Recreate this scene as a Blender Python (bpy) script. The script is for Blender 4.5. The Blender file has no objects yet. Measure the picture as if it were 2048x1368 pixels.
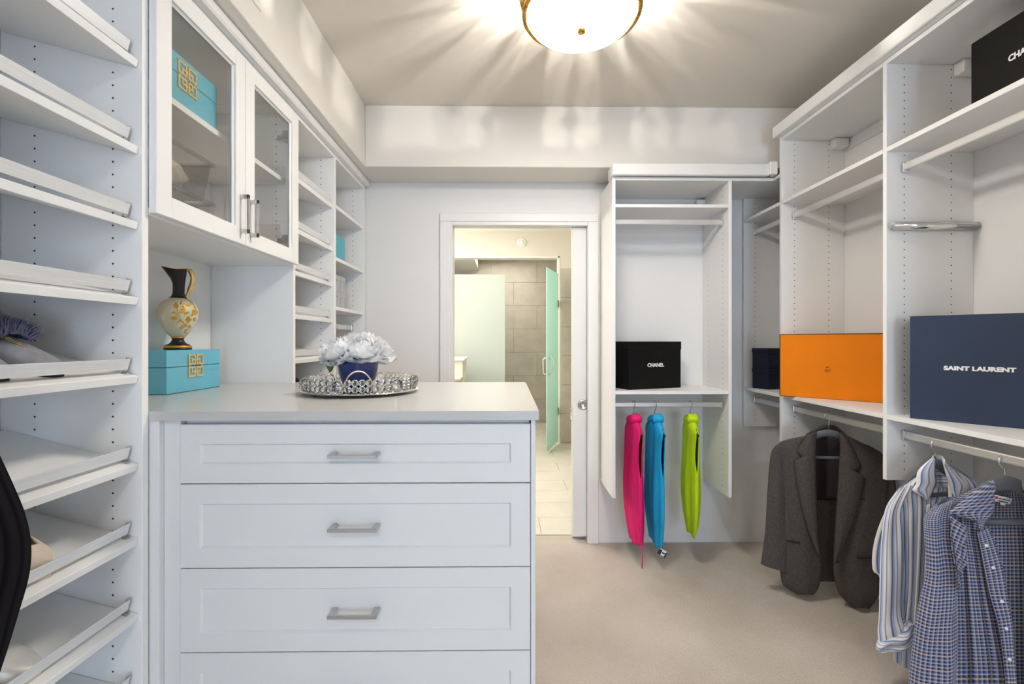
import bpy, bmesh, math, random
from mathutils import Vector, Matrix
random.seed(7)
PI = math.pi
C = bpy.context.scene.collection
S = bpy.context.scene

# ------------------------------------------------------------------ camera, world, lights, exposure
F, CX, CY, TH, HC = 920.0, 1024.0, 682.0, 0.012, 1.323     # focal length in px of a 2048 wide frame, yaw, eye height
cam = bpy.data.cameras.new('camera')
cam.lens = F / 2048 * 36; cam.sensor_width = 36; cam.clip_start = .02
cam.shift_y = -(684 - CY) / 2048
co = bpy.data.objects.new('camera', cam); C.objects.link(co)
co.location = (0, 0, HC); co.rotation_euler = (PI / 2, 0, -TH)
S.camera = co
S.view_settings.view_transform = 'Standard'; S.view_settings.look = 'None'
S.view_settings.exposure = 0.70; S.view_settings.gamma = 1; S.view_settings.use_curve_mapping = False
w = bpy.data.worlds.new('world'); S.world = w; w.use_nodes = True
w.node_tree.nodes['Background'].inputs[0].default_value = (.75, .85, 1, 1)
w.node_tree.nodes['Background'].inputs[1].default_value = .6
S.cycles.use_denoising = True; S.cycles.use_light_tree = False
S.cycles.max_bounces = 6; S.cycles.diffuse_bounces = 4; S.cycles.glossy_bounces = 3; S.cycles.transmission_bounces = 5; S.cycles.transparent_max_bounces = 8
S.cycles.use_adaptive_sampling = True; S.cycles.adaptive_threshold = .08; S.cycles.adaptive_min_samples = 16
S.cycles.caustics_reflective = False; S.cycles.caustics_refractive = False
S.cycles.sample_clamp_indirect = 4

def area(name, loc, rot, sx, sy, power, col):
    l = bpy.data.lights.new(name, 'AREA'); l.shape = 'RECTANGLE'; l.size = sx; l.size_y = sy
    l.energy = power; l.color = col
    o = bpy.data.objects.new(name, l); C.objects.link(o); o.location = loc; o.rotation_euler = rot
    return o
# daylight entering by the window behind the viewer, and the recessed lights of the bathroom, plus an added shower fill
area('window_daylight', (.90, -3.86, 1.25), (PI / 2, 0, 0), 1.35, 1.7, 44, (.56, .74, 1.0))
area('bathroom_light', (-.7, 4.5, 2.72), (0, 0, 0), 1.6, 1.6, 22, (1, .97, .92))
area('vanity_light', (-2.2, 4.7, 1.95), (0, -PI / 2, 0), .3, 1.6, 34, (1, .96, .90))
area('shower_fill', (-.1, 6.8, 2.60), (0, 0, 0), 1.0, .7, 11, (1, .96, .88))  # added fill to brighten the stone; the shower has no lamp itself
LAMP_BULB, LAMP_BOWL, LAMP_COL = 7.5, 31.5, (1.0, .945, .87)

# ------------------------------------------------------------------ materials
def mat(name, col, rough=.5, metal=0, spec=.5, noise=0, nscale=40, bump=0, bscale=200, stretch=None, coat=0, trans=0, ior=1.45, emis=0, sheen=0):
    m = bpy.data.materials.new(name); m.use_nodes = True
    nt = m.node_tree; b = nt.nodes['Principled BSDF']
    b.inputs['Base Color'].default_value = (*col, 1); b.inputs['Roughness'].default_value = rough
    b.inputs['Metallic'].default_value = metal; b.inputs['Specular IOR Level'].default_value = spec
    b.inputs['Coat Weight'].default_value = coat; b.inputs['Transmission Weight'].default_value = trans; b.inputs['IOR'].default_value = ior
    if sheen: b.inputs['Sheen Weight'].default_value = sheen
    if emis:
        b.inputs['Emission Color'].default_value = (*col, 1); b.inputs['Emission Strength'].default_value = emis
    tc = nt.nodes.new('ShaderNodeTexCoord'); mp = nt.nodes.new('ShaderNodeMapping')
    nt.links.new(tc.outputs['Object'], mp.inputs[0])
    if stretch: mp.inputs['Scale'].default_value = stretch
    if noise:
        n = nt.nodes.new('ShaderNodeTexNoise'); n.inputs['Scale'].default_value = nscale; n.inputs['Detail'].default_value = 4
        nt.links.new(mp.outputs[0], n.inputs['Vector'])
        r = nt.nodes.new('ShaderNodeValToRGB'); r.color_ramp.elements[0].position = .3; r.color_ramp.elements[1].position = .7
        r.color_ramp.elements[0].color = (*[c * (1 - noise) for c in col], 1); r.color_ramp.elements[1].color = (*[min(1, c * (1 + noise)) for c in col], 1)
        nt.links.new(n.outputs[0], r.inputs[0]); nt.links.new(r.outputs[0], b.inputs['Base Color'])
    if bump:
        n2 = nt.nodes.new('ShaderNodeTexNoise'); n2.inputs['Scale'].default_value = bscale; n2.inputs['Detail'].default_value = 3
        nt.links.new(mp.outputs[0], n2.inputs['Vector'])
        bp = nt.nodes.new('ShaderNodeBump'); bp.inputs['Strength'].default_value = bump; bp.inputs['Distance'].default_value = .004
        nt.links.new(n2.outputs[0], bp.inputs['Height']); nt.links.new(bp.outputs[0], b.inputs['Normal'])
    return m
M = {}
M['melamine'] = mat('white_melamine', (.875, .87, .855), .42)
M['island'] = mat('satin_white_shaded', (.775, .775, .77), .36)  # cabinet white, darkened to carry the shade on the island's drawer fronts
M['lacquer'] = mat('white_painted_wood', (.84, .835, .82), .33)
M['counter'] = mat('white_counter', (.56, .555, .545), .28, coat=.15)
M['paint'] = mat('wall_paint', (.835, .825, .81), .85)
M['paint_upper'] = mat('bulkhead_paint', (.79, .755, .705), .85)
M['ceiling'] = mat('ceiling_paint', (.765, .71, .63), .9)
M['trim'] = mat('trim_paint', (.85, .845, .83), .4)
M['hole'] = mat('peg_hole_dark', (.03, .027, .02), .8)
M['alu'] = mat('brushed_aluminium', (.76, .77, .78), .38, metal=.35, stretch=(1, 1, 60), noise=.06, nscale=8)
M['chrome'] = mat('polished_chrome', (.78, .78, .78), .10, metal=1)
M['nickel'] = mat('satin_nickel', (.55, .55, .55), .28, metal=1)
M['rod'] = mat('satin_white_rod', (.72, .71, .69), .3, metal=.45)
M['plastic'] = mat('white_plastic', (.85, .84, .80), .35)
M['blue'] = mat('turquoise_lacquer', (.135, .50, .66), .22, coat=.3)
M['blue_in'] = mat('box_dark_line', (.02, .07, .10), .6)
M['gold'] = mat('brass_gold', (.78, .58, .22), .35, metal=.7, noise=.2, nscale=60)
M['emblem'] = mat('satin_gold_emblem', (.72, .53, .22), .4, metal=.3, noise=.12, nscale=80)
M['brass'] = mat('antique_brass', (.62, .36, .07), .22, metal=1, noise=.25, nscale=50)
M['black'] = mat('matte_black_card', (.004, .004, .004), .6, spec=.2, noise=.2, nscale=5)
M['navy'] = mat('navy_card', (.021, .036, .078), .55, noise=.05, nscale=6)
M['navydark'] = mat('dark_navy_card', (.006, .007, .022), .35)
M['orange'] = mat('orange_card', (.84, .225, .002), .6, spec=.25, noise=.03, nscale=8)
M['brown'] = mat('brown_piping', (.06, .03, .012), .5)
M['ink_white'] = mat('white_lettering', (.9, .9, .9), .6)
M['ink_brown'] = mat('brown_lettering', (.35, .11, .012), .6)
M['cream'] = mat('cream_porcelain', (.70, .64, .47), .35, noise=.05, nscale=9)
M['ewer_black'] = mat('matte_black_porcelain', (.012, .012, .012), .38)
M['gilt'] = mat('gilt_paint', (.66, .36, .03), .35, metal=.5)
M['stamen'] = mat('cream_stamen', (.75, .70, .45), .7)
M['leaf'] = mat('green_leaf', (.10, .19, .01), .45, noise=.15, nscale=30)
M['pot'] = mat('cobalt_glaze', (.004, .028, .17), .12, coat=.5, noise=.25, nscale=18, stretch=(1, 1, 2.5))
M['potrim'] = mat('brown_glaze_rim', (.10, .05, .02), .25)
M['soil'] = mat('dark_soil', (.015, .010, .007), .95)
M['crystal'] = mat('faceted_crystal', (.97, .97, .96), .02, trans=1, ior=1.55)
M['silver'] = mat('silver_setting', (.66, .62, .52), .2, metal=1)
M['mirror'] = mat('mirror_plate', (.80, .79, .76), .06, metal=1)
M['rosegold'] = mat('rose_gold', (.85, .56, .42), .2, metal=1)
M['greyplastic'] = mat('grey_hanger_plastic', (.115, .125, .14), .5)
M['blackplastic'] = mat('black_hanger_plastic', (.012, .012, .013), .45)
M['tweed'] = mat('grey_brown_tweed', (.076, .066, .063), .95, noise=.32, nscale=260, bump=.35, bscale=420, stretch=(1, 1, .35))
M['lining'] = mat('dark_brown_lining', (.016, .010, .009), .55)
M['pink'] = mat('hot_pink_knit', (.78, .008, .17), .8, noise=.10, nscale=12, stretch=(8, 8, .5), bump=.15, bscale=60)
M['cyan'] = mat('bright_blue_knit', (.010, .40, .76), .8, noise=.10, nscale=12, stretch=(8, 8, .5), bump=.15, bscale=60)
M['lime'] = mat('lime_green_knit', (.55, .76, .004), .8, noise=.10, nscale=12, stretch=(8, 8, .5), bump=.15, bscale=60)
M['blackrib'] = mat('black_rib_knit', (.009, .008, .010), 1, spec=.1)
M['suede'] = mat('grey_suede', (.27, .27, .30), .95, noise=.12, nscale=60, bump=.1)
M['fur'] = mat('slate_violet_fur', (.17, .17, .27), .9, noise=.3, nscale=50)
M['shoe_in'] = mat('dark_shoe_lining', (.012, .012, .02), .9)
M['beige'] = mat('beige_leather', (.72, .60, .48), .6, noise=.06, nscale=30)
M['silverleather'] = mat('silver_leather', (.66, .64, .61), .35, metal=.3, noise=.1, nscale=25)
M['shoeblack'] = mat('black_leather', (.012, .010, .009), .3)
M['cloth'] = mat('crumpled_white_cloth', (.80, .76, .66), .85, noise=.06, nscale=20)
M['jamb'] = mat('bath_trim', (.86, .83, .75), .5)
M['beigewall'] = mat('bath_beige_paint', (.76, .71, .61), .8)
M['bathceil'] = mat('bath_white_ceiling', (.86, .84, .78), .8)
M['stone'] = mat('taupe_stone_tile', (.56, .51, .43), .5, noise=.08, nscale=7)
M['grout'] = mat('grout', (.50, .455, .38), .9)
M['floortile'] = mat('pale_floor_tile', (.70, .66, .57), .35, noise=.05, nscale=6)
M['bluebook'] = mat('turquoise_book', (.09, .42, .50), .4)
M['greybox'] = mat('silver_paper', (.50, .50, .50), .35, metal=.4, noise=.25, nscale=40, stretch=(1, 6, .3))
M['ribbon'] = mat('tan_ribbon', (.40, .29, .12), .5)
M['tagwhite'] = mat('white_tag', (.85, .85, .85), .6)
M['tagred'] = mat('red_tag_mark', (.45, .03, .03), .6)
M['inkdark'] = mat('dark_print', (.02, .02, .03), .6)
M['bookdark'] = mat('dark_book', (.03, .025, .025), .5)
M['bookteal'] = mat('teal_book', (.03, .10, .12), .5)
M['bookochre'] = mat('ochre_book', (.25, .17, .04), .5)

def thin_glass(name, tint, refl, haze=0):
    m = bpy.data.materials.new(name); m.use_nodes = True; nt = m.node_tree; nt.nodes.clear()
    out = nt.nodes.new('ShaderNodeOutputMaterial'); t = nt.nodes.new('ShaderNodeBsdfTransparent'); t.inputs[0].default_value = (*tint, 1)
    g = nt.nodes.new('ShaderNodeBsdfGlossy'); g.inputs['Roughness'].default_value = .02
    mx = nt.nodes.new('ShaderNodeMixShader'); fr = nt.nodes.new('ShaderNodeFresnel'); fr.inputs[0].default_value = 1.45
    ml = nt.nodes.new('ShaderNodeMath'); ml.operation = 'MULTIPLY'; ml.inputs[1].default_value = refl
    nt.links.new(fr.outputs[0], ml.inputs[0]); nt.links.new(ml.outputs[0], mx.inputs[0])
    last = t
    if haze:
        d = nt.nodes.new('ShaderNodeBsdfDiffuse'); d.inputs[0].default_value = (.45, .44, .42, 1)
        m2 = nt.nodes.new('ShaderNodeMixShader'); m2.inputs[0].default_value = haze
        nt.links.new(t.outputs[0], m2.inputs[1]); nt.links.new(d.outputs[0], m2.inputs[2]); last = m2
    nt.links.new(last.outputs[0], mx.inputs[1]); nt.links.new(g.outputs[0], mx.inputs[2]); nt.links.new(mx.outputs[0], out.inputs[0])
    return m
M['glass'] = thin_glass('cabinet_glass', (.985, .98, .97), .20)
M['bin'] = thin_glass('smoky_clear_plastic', (.80, .79, .77), .5, .07)

def frosted(name, col, tr):
    m = bpy.data.materials.new(name); m.use_nodes = True; nt = m.node_tree; nt.nodes.clear()
    out = nt.nodes.new('ShaderNodeOutputMaterial'); d = nt.nodes.new('ShaderNodeBsdfDiffuse'); d.inputs[0].default_value = (*col, 1)
    t = nt.nodes.new('ShaderNodeBsdfTranslucent'); t.inputs[0].default_value = (*col, 1)
    g = nt.nodes.new('ShaderNodeBsdfGlossy'); g.inputs['Roughness'].default_value = .35
    a = nt.nodes.new('ShaderNodeMixShader'); a.inputs[0].default_value = tr
    b = nt.nodes.new('ShaderNodeMixShader'); b.inputs[0].default_value = .05
    nt.links.new(d.outputs[0], a.inputs[1]); nt.links.new(t.outputs[0], a.inputs[2])
    nt.links.new(a.outputs[0], b.inputs[1]); nt.links.new(g.outputs[0], b.inputs[2]); nt.links.new(b.outputs[0], out.inputs[0])
    return m
M['frost'] = frosted('frosted_pale_glass', (.74, .78, .72), .5)
M['petal'] = frosted('white_silk_petal', (.97, .97, .972), .30)
M['frostgreen'] = frosted('frosted_green_glass', (.70, .95, .88), .5)

# opal bowl of the lamp: it gives off the light of the bulbs inside
def opal(k=1):
    m = bpy.data.materials.new('lit_opal_glass'); m.use_nodes = True; b = m.node_tree.nodes['Principled BSDF']
    b.inputs['Base Color'].default_value = (.9, .88, .82, 1); b.inputs['Roughness'].default_value = .25
    b.inputs['Emission Color'].default_value = (*LAMP_COL, 1); b.inputs['Emission Strength'].default_value = LAMP_BOWL * k
    return m
M['opal'] = opal(); M['opal_fill'] = opal(1.05)

# carpet: beige loop pile in fine rows, brushed patches
def carpet():
    m = mat('beige_carpet', (.60, .52, .43), 1.0, sheen=.2); nt = m.node_tree; b = nt.nodes['Principled BSDF']
    tc = nt.nodes.new('ShaderNodeTexCoord')
    n1 = nt.nodes.new('ShaderNodeTexNoise'); n1.inputs['Scale'].default_value = 2.2; n1.inputs['Detail'].default_value = 3
    n2 = nt.nodes.new('ShaderNodeTexNoise'); n2.inputs['Scale'].default_value = 160; n2.inputs['Detail'].default_value = 2
    v = nt.nodes.new('ShaderNodeTexVoronoi'); v.inputs['Scale'].default_value = 150
    mp = nt.nodes.new('ShaderNodeMapping'); mp.inputs['Scale'].default_value = (.7, 1.3, 1)
    for n in (n1, n2): nt.links.new(tc.outputs['Object'], n.inputs['Vector'])
    nt.links.new(tc.outputs['Object'], mp.inputs[0]); nt.links.new(mp.outputs[0], v.inputs['Vector'])
    r = nt.nodes.new('ShaderNodeValToRGB'); r.color_ramp.elements[0].position = .35; r.color_ramp.elements[1].position = .65
    r.color_ramp.elements[0].color = (.50, .435, .37, 1); r.color_ramp.elements[1].color = (.61, .54, .465, 1)
    nt.links.new(n1.outputs[0], r.inputs[0])
    mx = nt.nodes.new('ShaderNodeMix'); mx.data_type = 'RGBA'; mx.blend_type = 'MULTIPLY'; mx.inputs[0].default_value = .35
    r2 = nt.nodes.new('ShaderNodeValToRGB'); r2.color_ramp.elements[0].color = (.62, .58, .54, 1); r2.color_ramp.elements[1].color = (1, 1, 1, 1)
    r2.color_ramp.elements[0].position = .2; r2.color_ramp.elements[1].position = .6
    nt.links.new(n2.outputs[0], r2.inputs[0]); nt.links.new(r.outputs[0], mx.inputs[6]); nt.links.new(r2.outputs[0], mx.inputs[7])
    nt.links.new(mx.outputs[2], b.inputs['Base Color'])
    bp = nt.nodes.new('ShaderNodeBump'); bp.inputs['Strength'].default_value = .5; bp.inputs['Distance'].default_value = .006
    nt.links.new(v.outputs[0], bp.inputs['Height']); nt.links.new(bp.outputs[0], b.inputs['Normal'])
    return m
M['carpet'] = carpet()

def uvmath(nt, out, scale, off=0):
    a = nt.nodes.new('ShaderNodeMath'); a.operation = 'MULTIPLY_ADD'; a.inputs[1].default_value = scale; a.inputs[2].default_value = off
    nt.links.new(out, a.inputs[0]); f = nt.nodes.new('ShaderNodeMath'); f.operation = 'FRACT'; nt.links.new(a.outputs[0], f.inputs[0])
    return f.outputs[0]
def stripe_ramp(nt, fac, stops):
    r = nt.nodes.new('ShaderNodeValToRGB'); r.color_ramp.interpolation = 'LINEAR'
    e = r.color_ramp.elements
    while len(e) < len(stops): e.new(.5)
    for k, (p, c) in enumerate(stops): e[k].position = p; e[k].color = (*c, 1)
    nt.links.new(fac, r.inputs[0]); return r.outputs[0]
def striped(name, axis=0, per=.032):
    m = mat(name, (.8, .8, .8), .85, sheen=.1); nt = m.node_tree; b = nt.nodes['Principled BSDF']
    tc = nt.nodes.new('ShaderNodeTexCoord'); sp = nt.nodes.new('ShaderNodeSeparateXYZ'); nt.links.new(tc.outputs['UV'], sp.inputs[0])
    W, P, B, D = (.90, .88, .86), (.46, .60, .86), (.15, .19, .48), (.56, .60, .80)
    c = stripe_ramp(nt, uvmath(nt, sp.outputs[axis], 1 / per), [(0, W), (.30, W), (.34, B), (.42, B), (.48, P), (.62, P), (.66, W), (.80, W), (.84, D), (.92, B), (.96, W)])
    nt.links.new(c, b.inputs['Base Color']); return m
M['stripe'] = striped('blue_white_stripe_cotton')
M['stripe_small'] = striped('fine_blue_stripe_cotton', 0, .026)
M['stripe_cross'] = striped('cross_blue_stripe_cotton', 1, .026)
def plaid():
    m = mat('blue_plaid_cotton', (.2, .2, .3), .9, sheen=.1); nt = m.node_tree; b = nt.nodes['Principled BSDF']
    tc = nt.nodes.new('ShaderNodeTexCoord'); sp = nt.nodes.new('ShaderNodeSeparateXYZ'); nt.links.new(tc.outputs['UV'], sp.inputs[0])
    G, K, B, L = (.27, .26, .285), (.006, .005, .008), (.05, .08, .27), (.54, .62, .84)
    vx = stripe_ramp(nt, uvmath(nt, sp.outputs[0], 1 / .0098), [(0, G), (.12, G), (.15, L), (.24, L), (.27, G), (.45, K), (.62, K), (.66, B), (.86, B), (.9, G)])
    vy = stripe_ramp(nt, uvmath(nt, sp.outputs[1], 1 / .0102), [(0, G), (.14, L), (.22, L), (.26, G), (.48, K), (.66, K), (.70, B), (.84, B), (.9, G)])
    mx = nt.nodes.new('ShaderNodeMix'); mx.data_type = 'RGBA'; mx.inputs[0].default_value = .5
    nt.links.new(vx, mx.inputs[6]); nt.links.new(vy, mx.inputs[7])
    og = stripe_ramp(nt, uvmath(nt, sp.outputs[1], 1 / .0408), [(0, (0, 0, 0)), (.475, (0, 0, 0)), (.488, (1, 1, 1)), (.512, (1, 1, 1)), (.525, (0, 0, 0))])
    m2 = nt.nodes.new('ShaderNodeMix'); m2.data_type = 'RGBA'; m2.inputs[7].default_value = (.62, .36, .14, 1)
    nt.links.new(og, m2.inputs[0]); nt.links.new(mx.outputs[2], m2.inputs[6]); nt.links.new(m2.outputs[2], b.inputs['Base Color'])
    return m
M['plaid'] = plaid()
def rib():
    m = M['blackrib']; nt = m.node_tree; b = nt.nodes['Principled BSDF']
    tc = nt.nodes.new('ShaderNodeTexCoord'); sp = nt.nodes.new('ShaderNodeSeparateXYZ'); nt.links.new(tc.outputs['UV'], sp.inputs[0])
    c = stripe_ramp(nt, uvmath(nt, sp.outputs[0], 46), [(0, (.001, .001, .0015)), (.4, (.011, .009, .012)), (.8, (.011, .009, .012)), (1, (.001, .001, .0015))])
    nt.links.new(c, b.inputs['Base Color'])
rib()

# ------------------------------------------------------------------ mesh helpers
class MB:
    def __init__(s): s.v = []; s.f = []; s.uv = {}
    def box(s, x0, x1, y0, y1, z0, z1, mtx=None):
        k = len(s.v)
        for x in (x0, x1):
            for y in (y0, y1):
                for z in (z0, z1):
                    p = Vector((x, y, z)); s.v.append(mtx @ p if mtx else p)
        for q in ((0, 1, 3, 2), (4, 6, 7, 5), (0, 4, 5, 1), (2, 3, 7, 6), (0, 2, 6, 4), (1, 5, 7, 3)): s.f.append(tuple(k + i for i in q))
        return s
    def prism(s, poly, h0, h1, mtx):           # polygon in local xy, extruded along local z
        k = len(s.v); n = len(poly)
        for h in (h0, h1):
            for x, y in poly: s.v.append(mtx @ Vector((x, y, h)))
        s.f.append(tuple(k + i for i in range(n))[::-1]); s.f.append(tuple(k + n + i for i in range(n)))
        for i in range(n): s.f.append((k + i, k + (i + 1) % n, k + n + (i + 1) % n, k + n + i))
        return s
    def tube(s, pts, r, n=8, caps=True, flat=None, closed=False):
        pts = [Vector(p) for p in pts]; m = len(pts); k0 = len(s.v); up = None
        for i, p in enumerate(pts):
            a = pts[(i - 1) % m] if (i > 0 or closed) else p; b = pts[(i + 1) % m] if (i < m - 1 or closed) else p
            t = (b - a).normalized()
            if up is None: up = Vector((0, 0, 1)) if abs(t.z) < .9 else Vector((1, 0, 0))
            e1 = t.cross(up)
            if e1.length < 1e-6: e1 = t.orthogonal()
            e1.normalize(); e2 = e1.cross(t).normalized(); up = e2
            ri = r(i / max(1, m - 1)) if callable(r) else r
            for j in range(n):
                a_ = 2 * PI * j / n
                s.v.append(p + e1 * (ri * math.cos(a_)) * (flat or 1) + e2 * (ri * math.sin(a_)))
        for i in range(m if closed else m - 1):
            for j in range(n):
                a0 = k0 + i * n; b0 = k0 + ((i + 1) % m) * n
                s.f.append((a0 + j, a0 + (j + 1) % n, b0 + (j + 1) % n, b0 + j))
        if caps and not closed:
            s.f.append(tuple(k0 + j for j in range(n))[::-1]); s.f.append(tuple(k0 + (m - 1) * n + j for j in range(n)))
        return s
    def lathe(s, prof, n=32, c=(0, 0, 0), cap0=True, cap1=True, fn=None):
        k = len(s.v); c = Vector(c)
        for i, (r, z) in enumerate(prof):
            for j in range(n):
                a = 2 * PI * j / n; p = Vector((r * math.cos(a), r * math.sin(a), z))
                if fn: p = fn(p, i, a)
                s.v.append(c + p)
        for i in range(len(prof) - 1):
            for j in range(n): s.f.append((k + i * n + j, k + i * n + (j + 1) % n, k + (i + 1) * n + (j + 1) % n, k + (i + 1) * n + j))
        if cap0: s.f.append(tuple(k + j for j in range(n))[::-1])
        if cap1: s.f.append(tuple(k + (len(prof) - 1) * n + j for j in range(n)))
        return s
    def grid(s, fn, nu, nv, uvfn=None, wrap=False):
        k = len(s.v); cols = nu if wrap else nu + 1
        for j in range(nv + 1):
            for i in range(cols):
                s.v.append(Vector(fn(i / nu, j / nv)))
        for j in range(nv):
            for i in range(nu):
                q = [(i, j), (i + 1, j), (i + 1, j + 1), (i, j + 1)]
                if uvfn: s.uv[len(s.f)] = [uvfn(a / nu, b / nv) for a, b in q]
                s.f.append(tuple(k + b * cols + (a % cols) for a, b in q))
        return s
    def mesh(s, name, bevel=0, smooth=False, origin=None, seg=1):
        me = bpy.data.meshes.new(name)
        o = Vector(origin) if origin is not None else Vector()
        me.from_pydata([tuple(p - o) for p in s.v], [], s.f)
        if s.uv:
            l = me.uv_layers.new(name='UVMap')
            for pi, uvs in s.uv.items():
                for li, uv in zip(me.polygons[pi].loop_indices, uvs): l.data[li].uv = uv
        bm = bmesh.new(); bm.from_mesh(me)
        if not s.uv: bmesh.ops.recalc_face_normals(bm, faces=bm.faces)
        if bevel: bmesh.ops.bevel(bm, geom=bm.edges[:], offset=bevel, segments=seg, affect='EDGES', profile=.5, clamp_overlap=True)
        bm.to_mesh(me); bm.free()
        if smooth:
            for p in me.polygons: p.use_smooth = True
        return me

def root_loc(o):
    p = Vector()
    while o is not None: p += o.location; o = o.parent
    return p
def obj(name, mb, m, parent=None, bevel=0, smooth=False, solid=0, kind=None, seg=1, base=None, auto=False):
    """one mesh object; vertices are given in world metres"""
    o = bpy.data.objects.new(name, None) if False else None
    org = root_loc(parent) if parent else (Vector(base) if base is not None else Vector((
        (min(p.x for p in mb.v) + max(p.x for p in mb.v)) / 2, (min(p.y for p in mb.v) + max(p.y for p in mb.v)) / 2, min(p.z for p in mb.v))))
    me = mb.mesh(name, bevel, smooth, org, seg)
    me.materials.append(M[m] if isinstance(m, str) else m)
    o = bpy.data.objects.new(name, me); C.objects.link(o)
    if parent: o.parent = parent
    else: o.location = org
    if solid:
        md = o.modifiers.new('thickness', 'SOLIDIFY'); md.thickness = solid; md.offset = 0
    if kind: o['kind'] = kind
    return o
def tag(o, label, cat, group=None):
    o['label'] = label; o['category'] = cat
    if group: o['group'] = group
    return o
def thing(name, label, cat, loc, group=None):
    o = bpy.data.objects.new(name, None); C.objects.link(o); o.location = loc; o.empty_display_size = .05
    return tag(o, label, cat, group)
def box(name, parent, m, x0, x1, y0, y1, z0, z1, bevel=.0012, **k):
    return obj(name, MB().box(x0, x1, y0, y1, z0, z1), m, parent, bevel=bevel, **k)
def struct(o): o['kind'] = 'structure'; return o
def inst(name, me, parent, mtx):
    o = bpy.data.objects.new(name, me); C.objects.link(o); o.parent = parent; o.matrix_local = mtx; return o
def text(name, body, size, mtx, m, parent, offset=0, extrude=.0004, space=1, sx=1):
    cu = bpy.data.curves.new(name, 'FONT'); cu.body = body; cu.size = size; cu.align_x = 'CENTER'; cu.align_y = 'CENTER'
    cu.extrude = extrude; cu.offset = offset; cu.space_character = space; cu.resolution_u = 3
    t = bpy.data.objects.new(name + '_curve', cu); C.objects.link(t)
    bpy.context.view_layer.update()
    me = bpy.data.meshes.new_from_object(t.evaluated_get(bpy.context.evaluated_depsgraph_get()))
    bpy.data.objects.remove(t); bpy.data.curves.remove(cu)
    me.materials.clear(); me.materials.append(M[m]); me.name = name
    o = bpy.data.objects.new(name, me); C.objects.link(o); o.parent = parent
    o.matrix_local = Matrix.Translation(-root_loc(parent)) @ mtx @ Matrix.Diagonal((sx, 1, 1, 1))
    return o
def frame_m(p, xd, yd):                          # local x, y axes and position -> matrix
    xd = Vector(xd).normalized(); yd = Vector(yd).normalized(); z = xd.cross(yd)
    return Matrix(((xd.x, yd.x, z.x, p[0]), (xd.y, yd.y, z.y, p[1]), (xd.z, yd.z, z.z, p[2]), (0, 0, 0, 1)))
# ------------------------------------------------------------------ the room
XL, XR = -.915, 1.55                   # front planes of the left and right cabinets
WL, WR, WF, WB = -1.272, 1.910, 3.010, -3.95   # wall faces
ZC, ZB = 2.721, 2.357                  # ceiling, underside of the bulkheads
struct(box('floor', None, 'carpet', WL - .12, WR + .12, WB - .12, 3.06, -.05, 0, 0))
struct(box('ceiling', None, 'ceiling', WL - .12, WR + .12, WB - .12, WF + .12, ZC, ZC + .1, 0))
struct(box('wall_left', None, 'paint', WL - .12, WL, WB, WF, 0, ZC, 0))
struct(box('wall_right', None, 'paint', WR, WR + .12, WB, WF, 0, ZC, 0))
m = MB()                                # far wall around the doorway
m.box(WL - .12, -.367, WF, WF + .12, 0, ZC).box(.53, WR + .12, WF, WF + .12, 0, ZC).box(-.367, .53, WF, WF + .12, 2.10, ZC)
struct(obj('wall_far', m, 'paint', base=(.08, WF, 0)))
m = MB()                                # wall behind the viewer around its window
m.box(WL - .12, 0.2, WB - .12, WB, 0, ZC).box(1.6, WR + .12, WB - .12, WB, 0, ZC).box(.2, 1.6, WB - .12, WB, 0, .38).box(.2, 1.6, WB - .12, WB, 2.12, ZC)
struct(obj('wall_back', m, 'paint', base=(.3, WB, 0)))
w1 = bpy.data.objects.new('window_1', None); C.objects.link(w1); w1.location = (.9, WB, .38); struct(w1)
for a in ((.2, .25, .38, 2.12), (1.55, 1.6, .38, 2.12), (.25, 1.55, .38, .43), (.25, 1.55, 2.07, 2.12), (.25, 1.55, 1.23, 1.27)): box('window_frame', w1, 'trim', a[0], a[1], WB - .07, WB - .02, a[2], a[3], .003)
box('pane', w1, 'glass', .25, 1.55, WB - .05, WB - .046, .43, 2.07, 0)
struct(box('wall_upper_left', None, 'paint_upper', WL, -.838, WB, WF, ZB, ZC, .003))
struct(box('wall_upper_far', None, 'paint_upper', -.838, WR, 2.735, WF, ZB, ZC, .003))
# door casing, jambs and pocket door
def casing():
    t = bpy.data.objects.new('trim_1', None); C.objects.link(t); t.location = (.08, WF, 0); struct(t)
    box('casing_leg', t, 'trim', -.433, -.367, 2.990, WF, 0, 2.10, .004); box('casing_leg', t, 'trim', .530, .602, 2.990, WF, 0, 2.10, .004)
    box('casing_head', t, 'trim', -.433, .602, 2.990, WF, 2.10, 2.156, .004)
    box('jamb', t, 'trim', -.367, -.352, 2.995, WF + .12, 0, 2.10, .002); box('jamb', t, 'trim', .441, .530, WF + .082, WF + .12, 0, 2.10, .002)
    box('head_jamb', t, 'trim', -.352, .530, 2.996, WF + .028, 2.078, 2.10, .002); box('head_jamb', t, 'trim', -.352, .530, WF + .075, WF + .12, 2.088, 2.10, .002)
    box('track', t, 'inkdark', -.352, .530, WF + .028, WF + .075, 2.09, 2.10, 0)
casing()
d = bpy.data.objects.new('door_1', None); C.objects.link(d); d.location = (.49, WF + .05, 0); struct(d); d['label'] = 'white pocket door slid open into the far wall'
box('door_slab', d, 'trim', .441, .529, WF + .032, WF + .070, .028, 2.076, .002)
pc = frame_m((.505, WF + .0315, HC - .4235), (1, 0, 0), (0, 0, 1))
pull = MB().lathe([(.002, .001), (.021, .001), (.023, .005), (.030, .005), (.034, 0)], 28, cap1=False); pull.v = [pc @ p for p in pull.v]
obj('pull', pull, 'nickel', d, smooth=True)
obj('edge_pull', MB().tube([(.437, WF + .06, HC - .45), (.433, WF + .085, HC - .46), (.433, WF + .085, HC - .52), (.437, WF + .06, HC - .53)], .004, 6), 'chrome', d, smooth=True)
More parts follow.
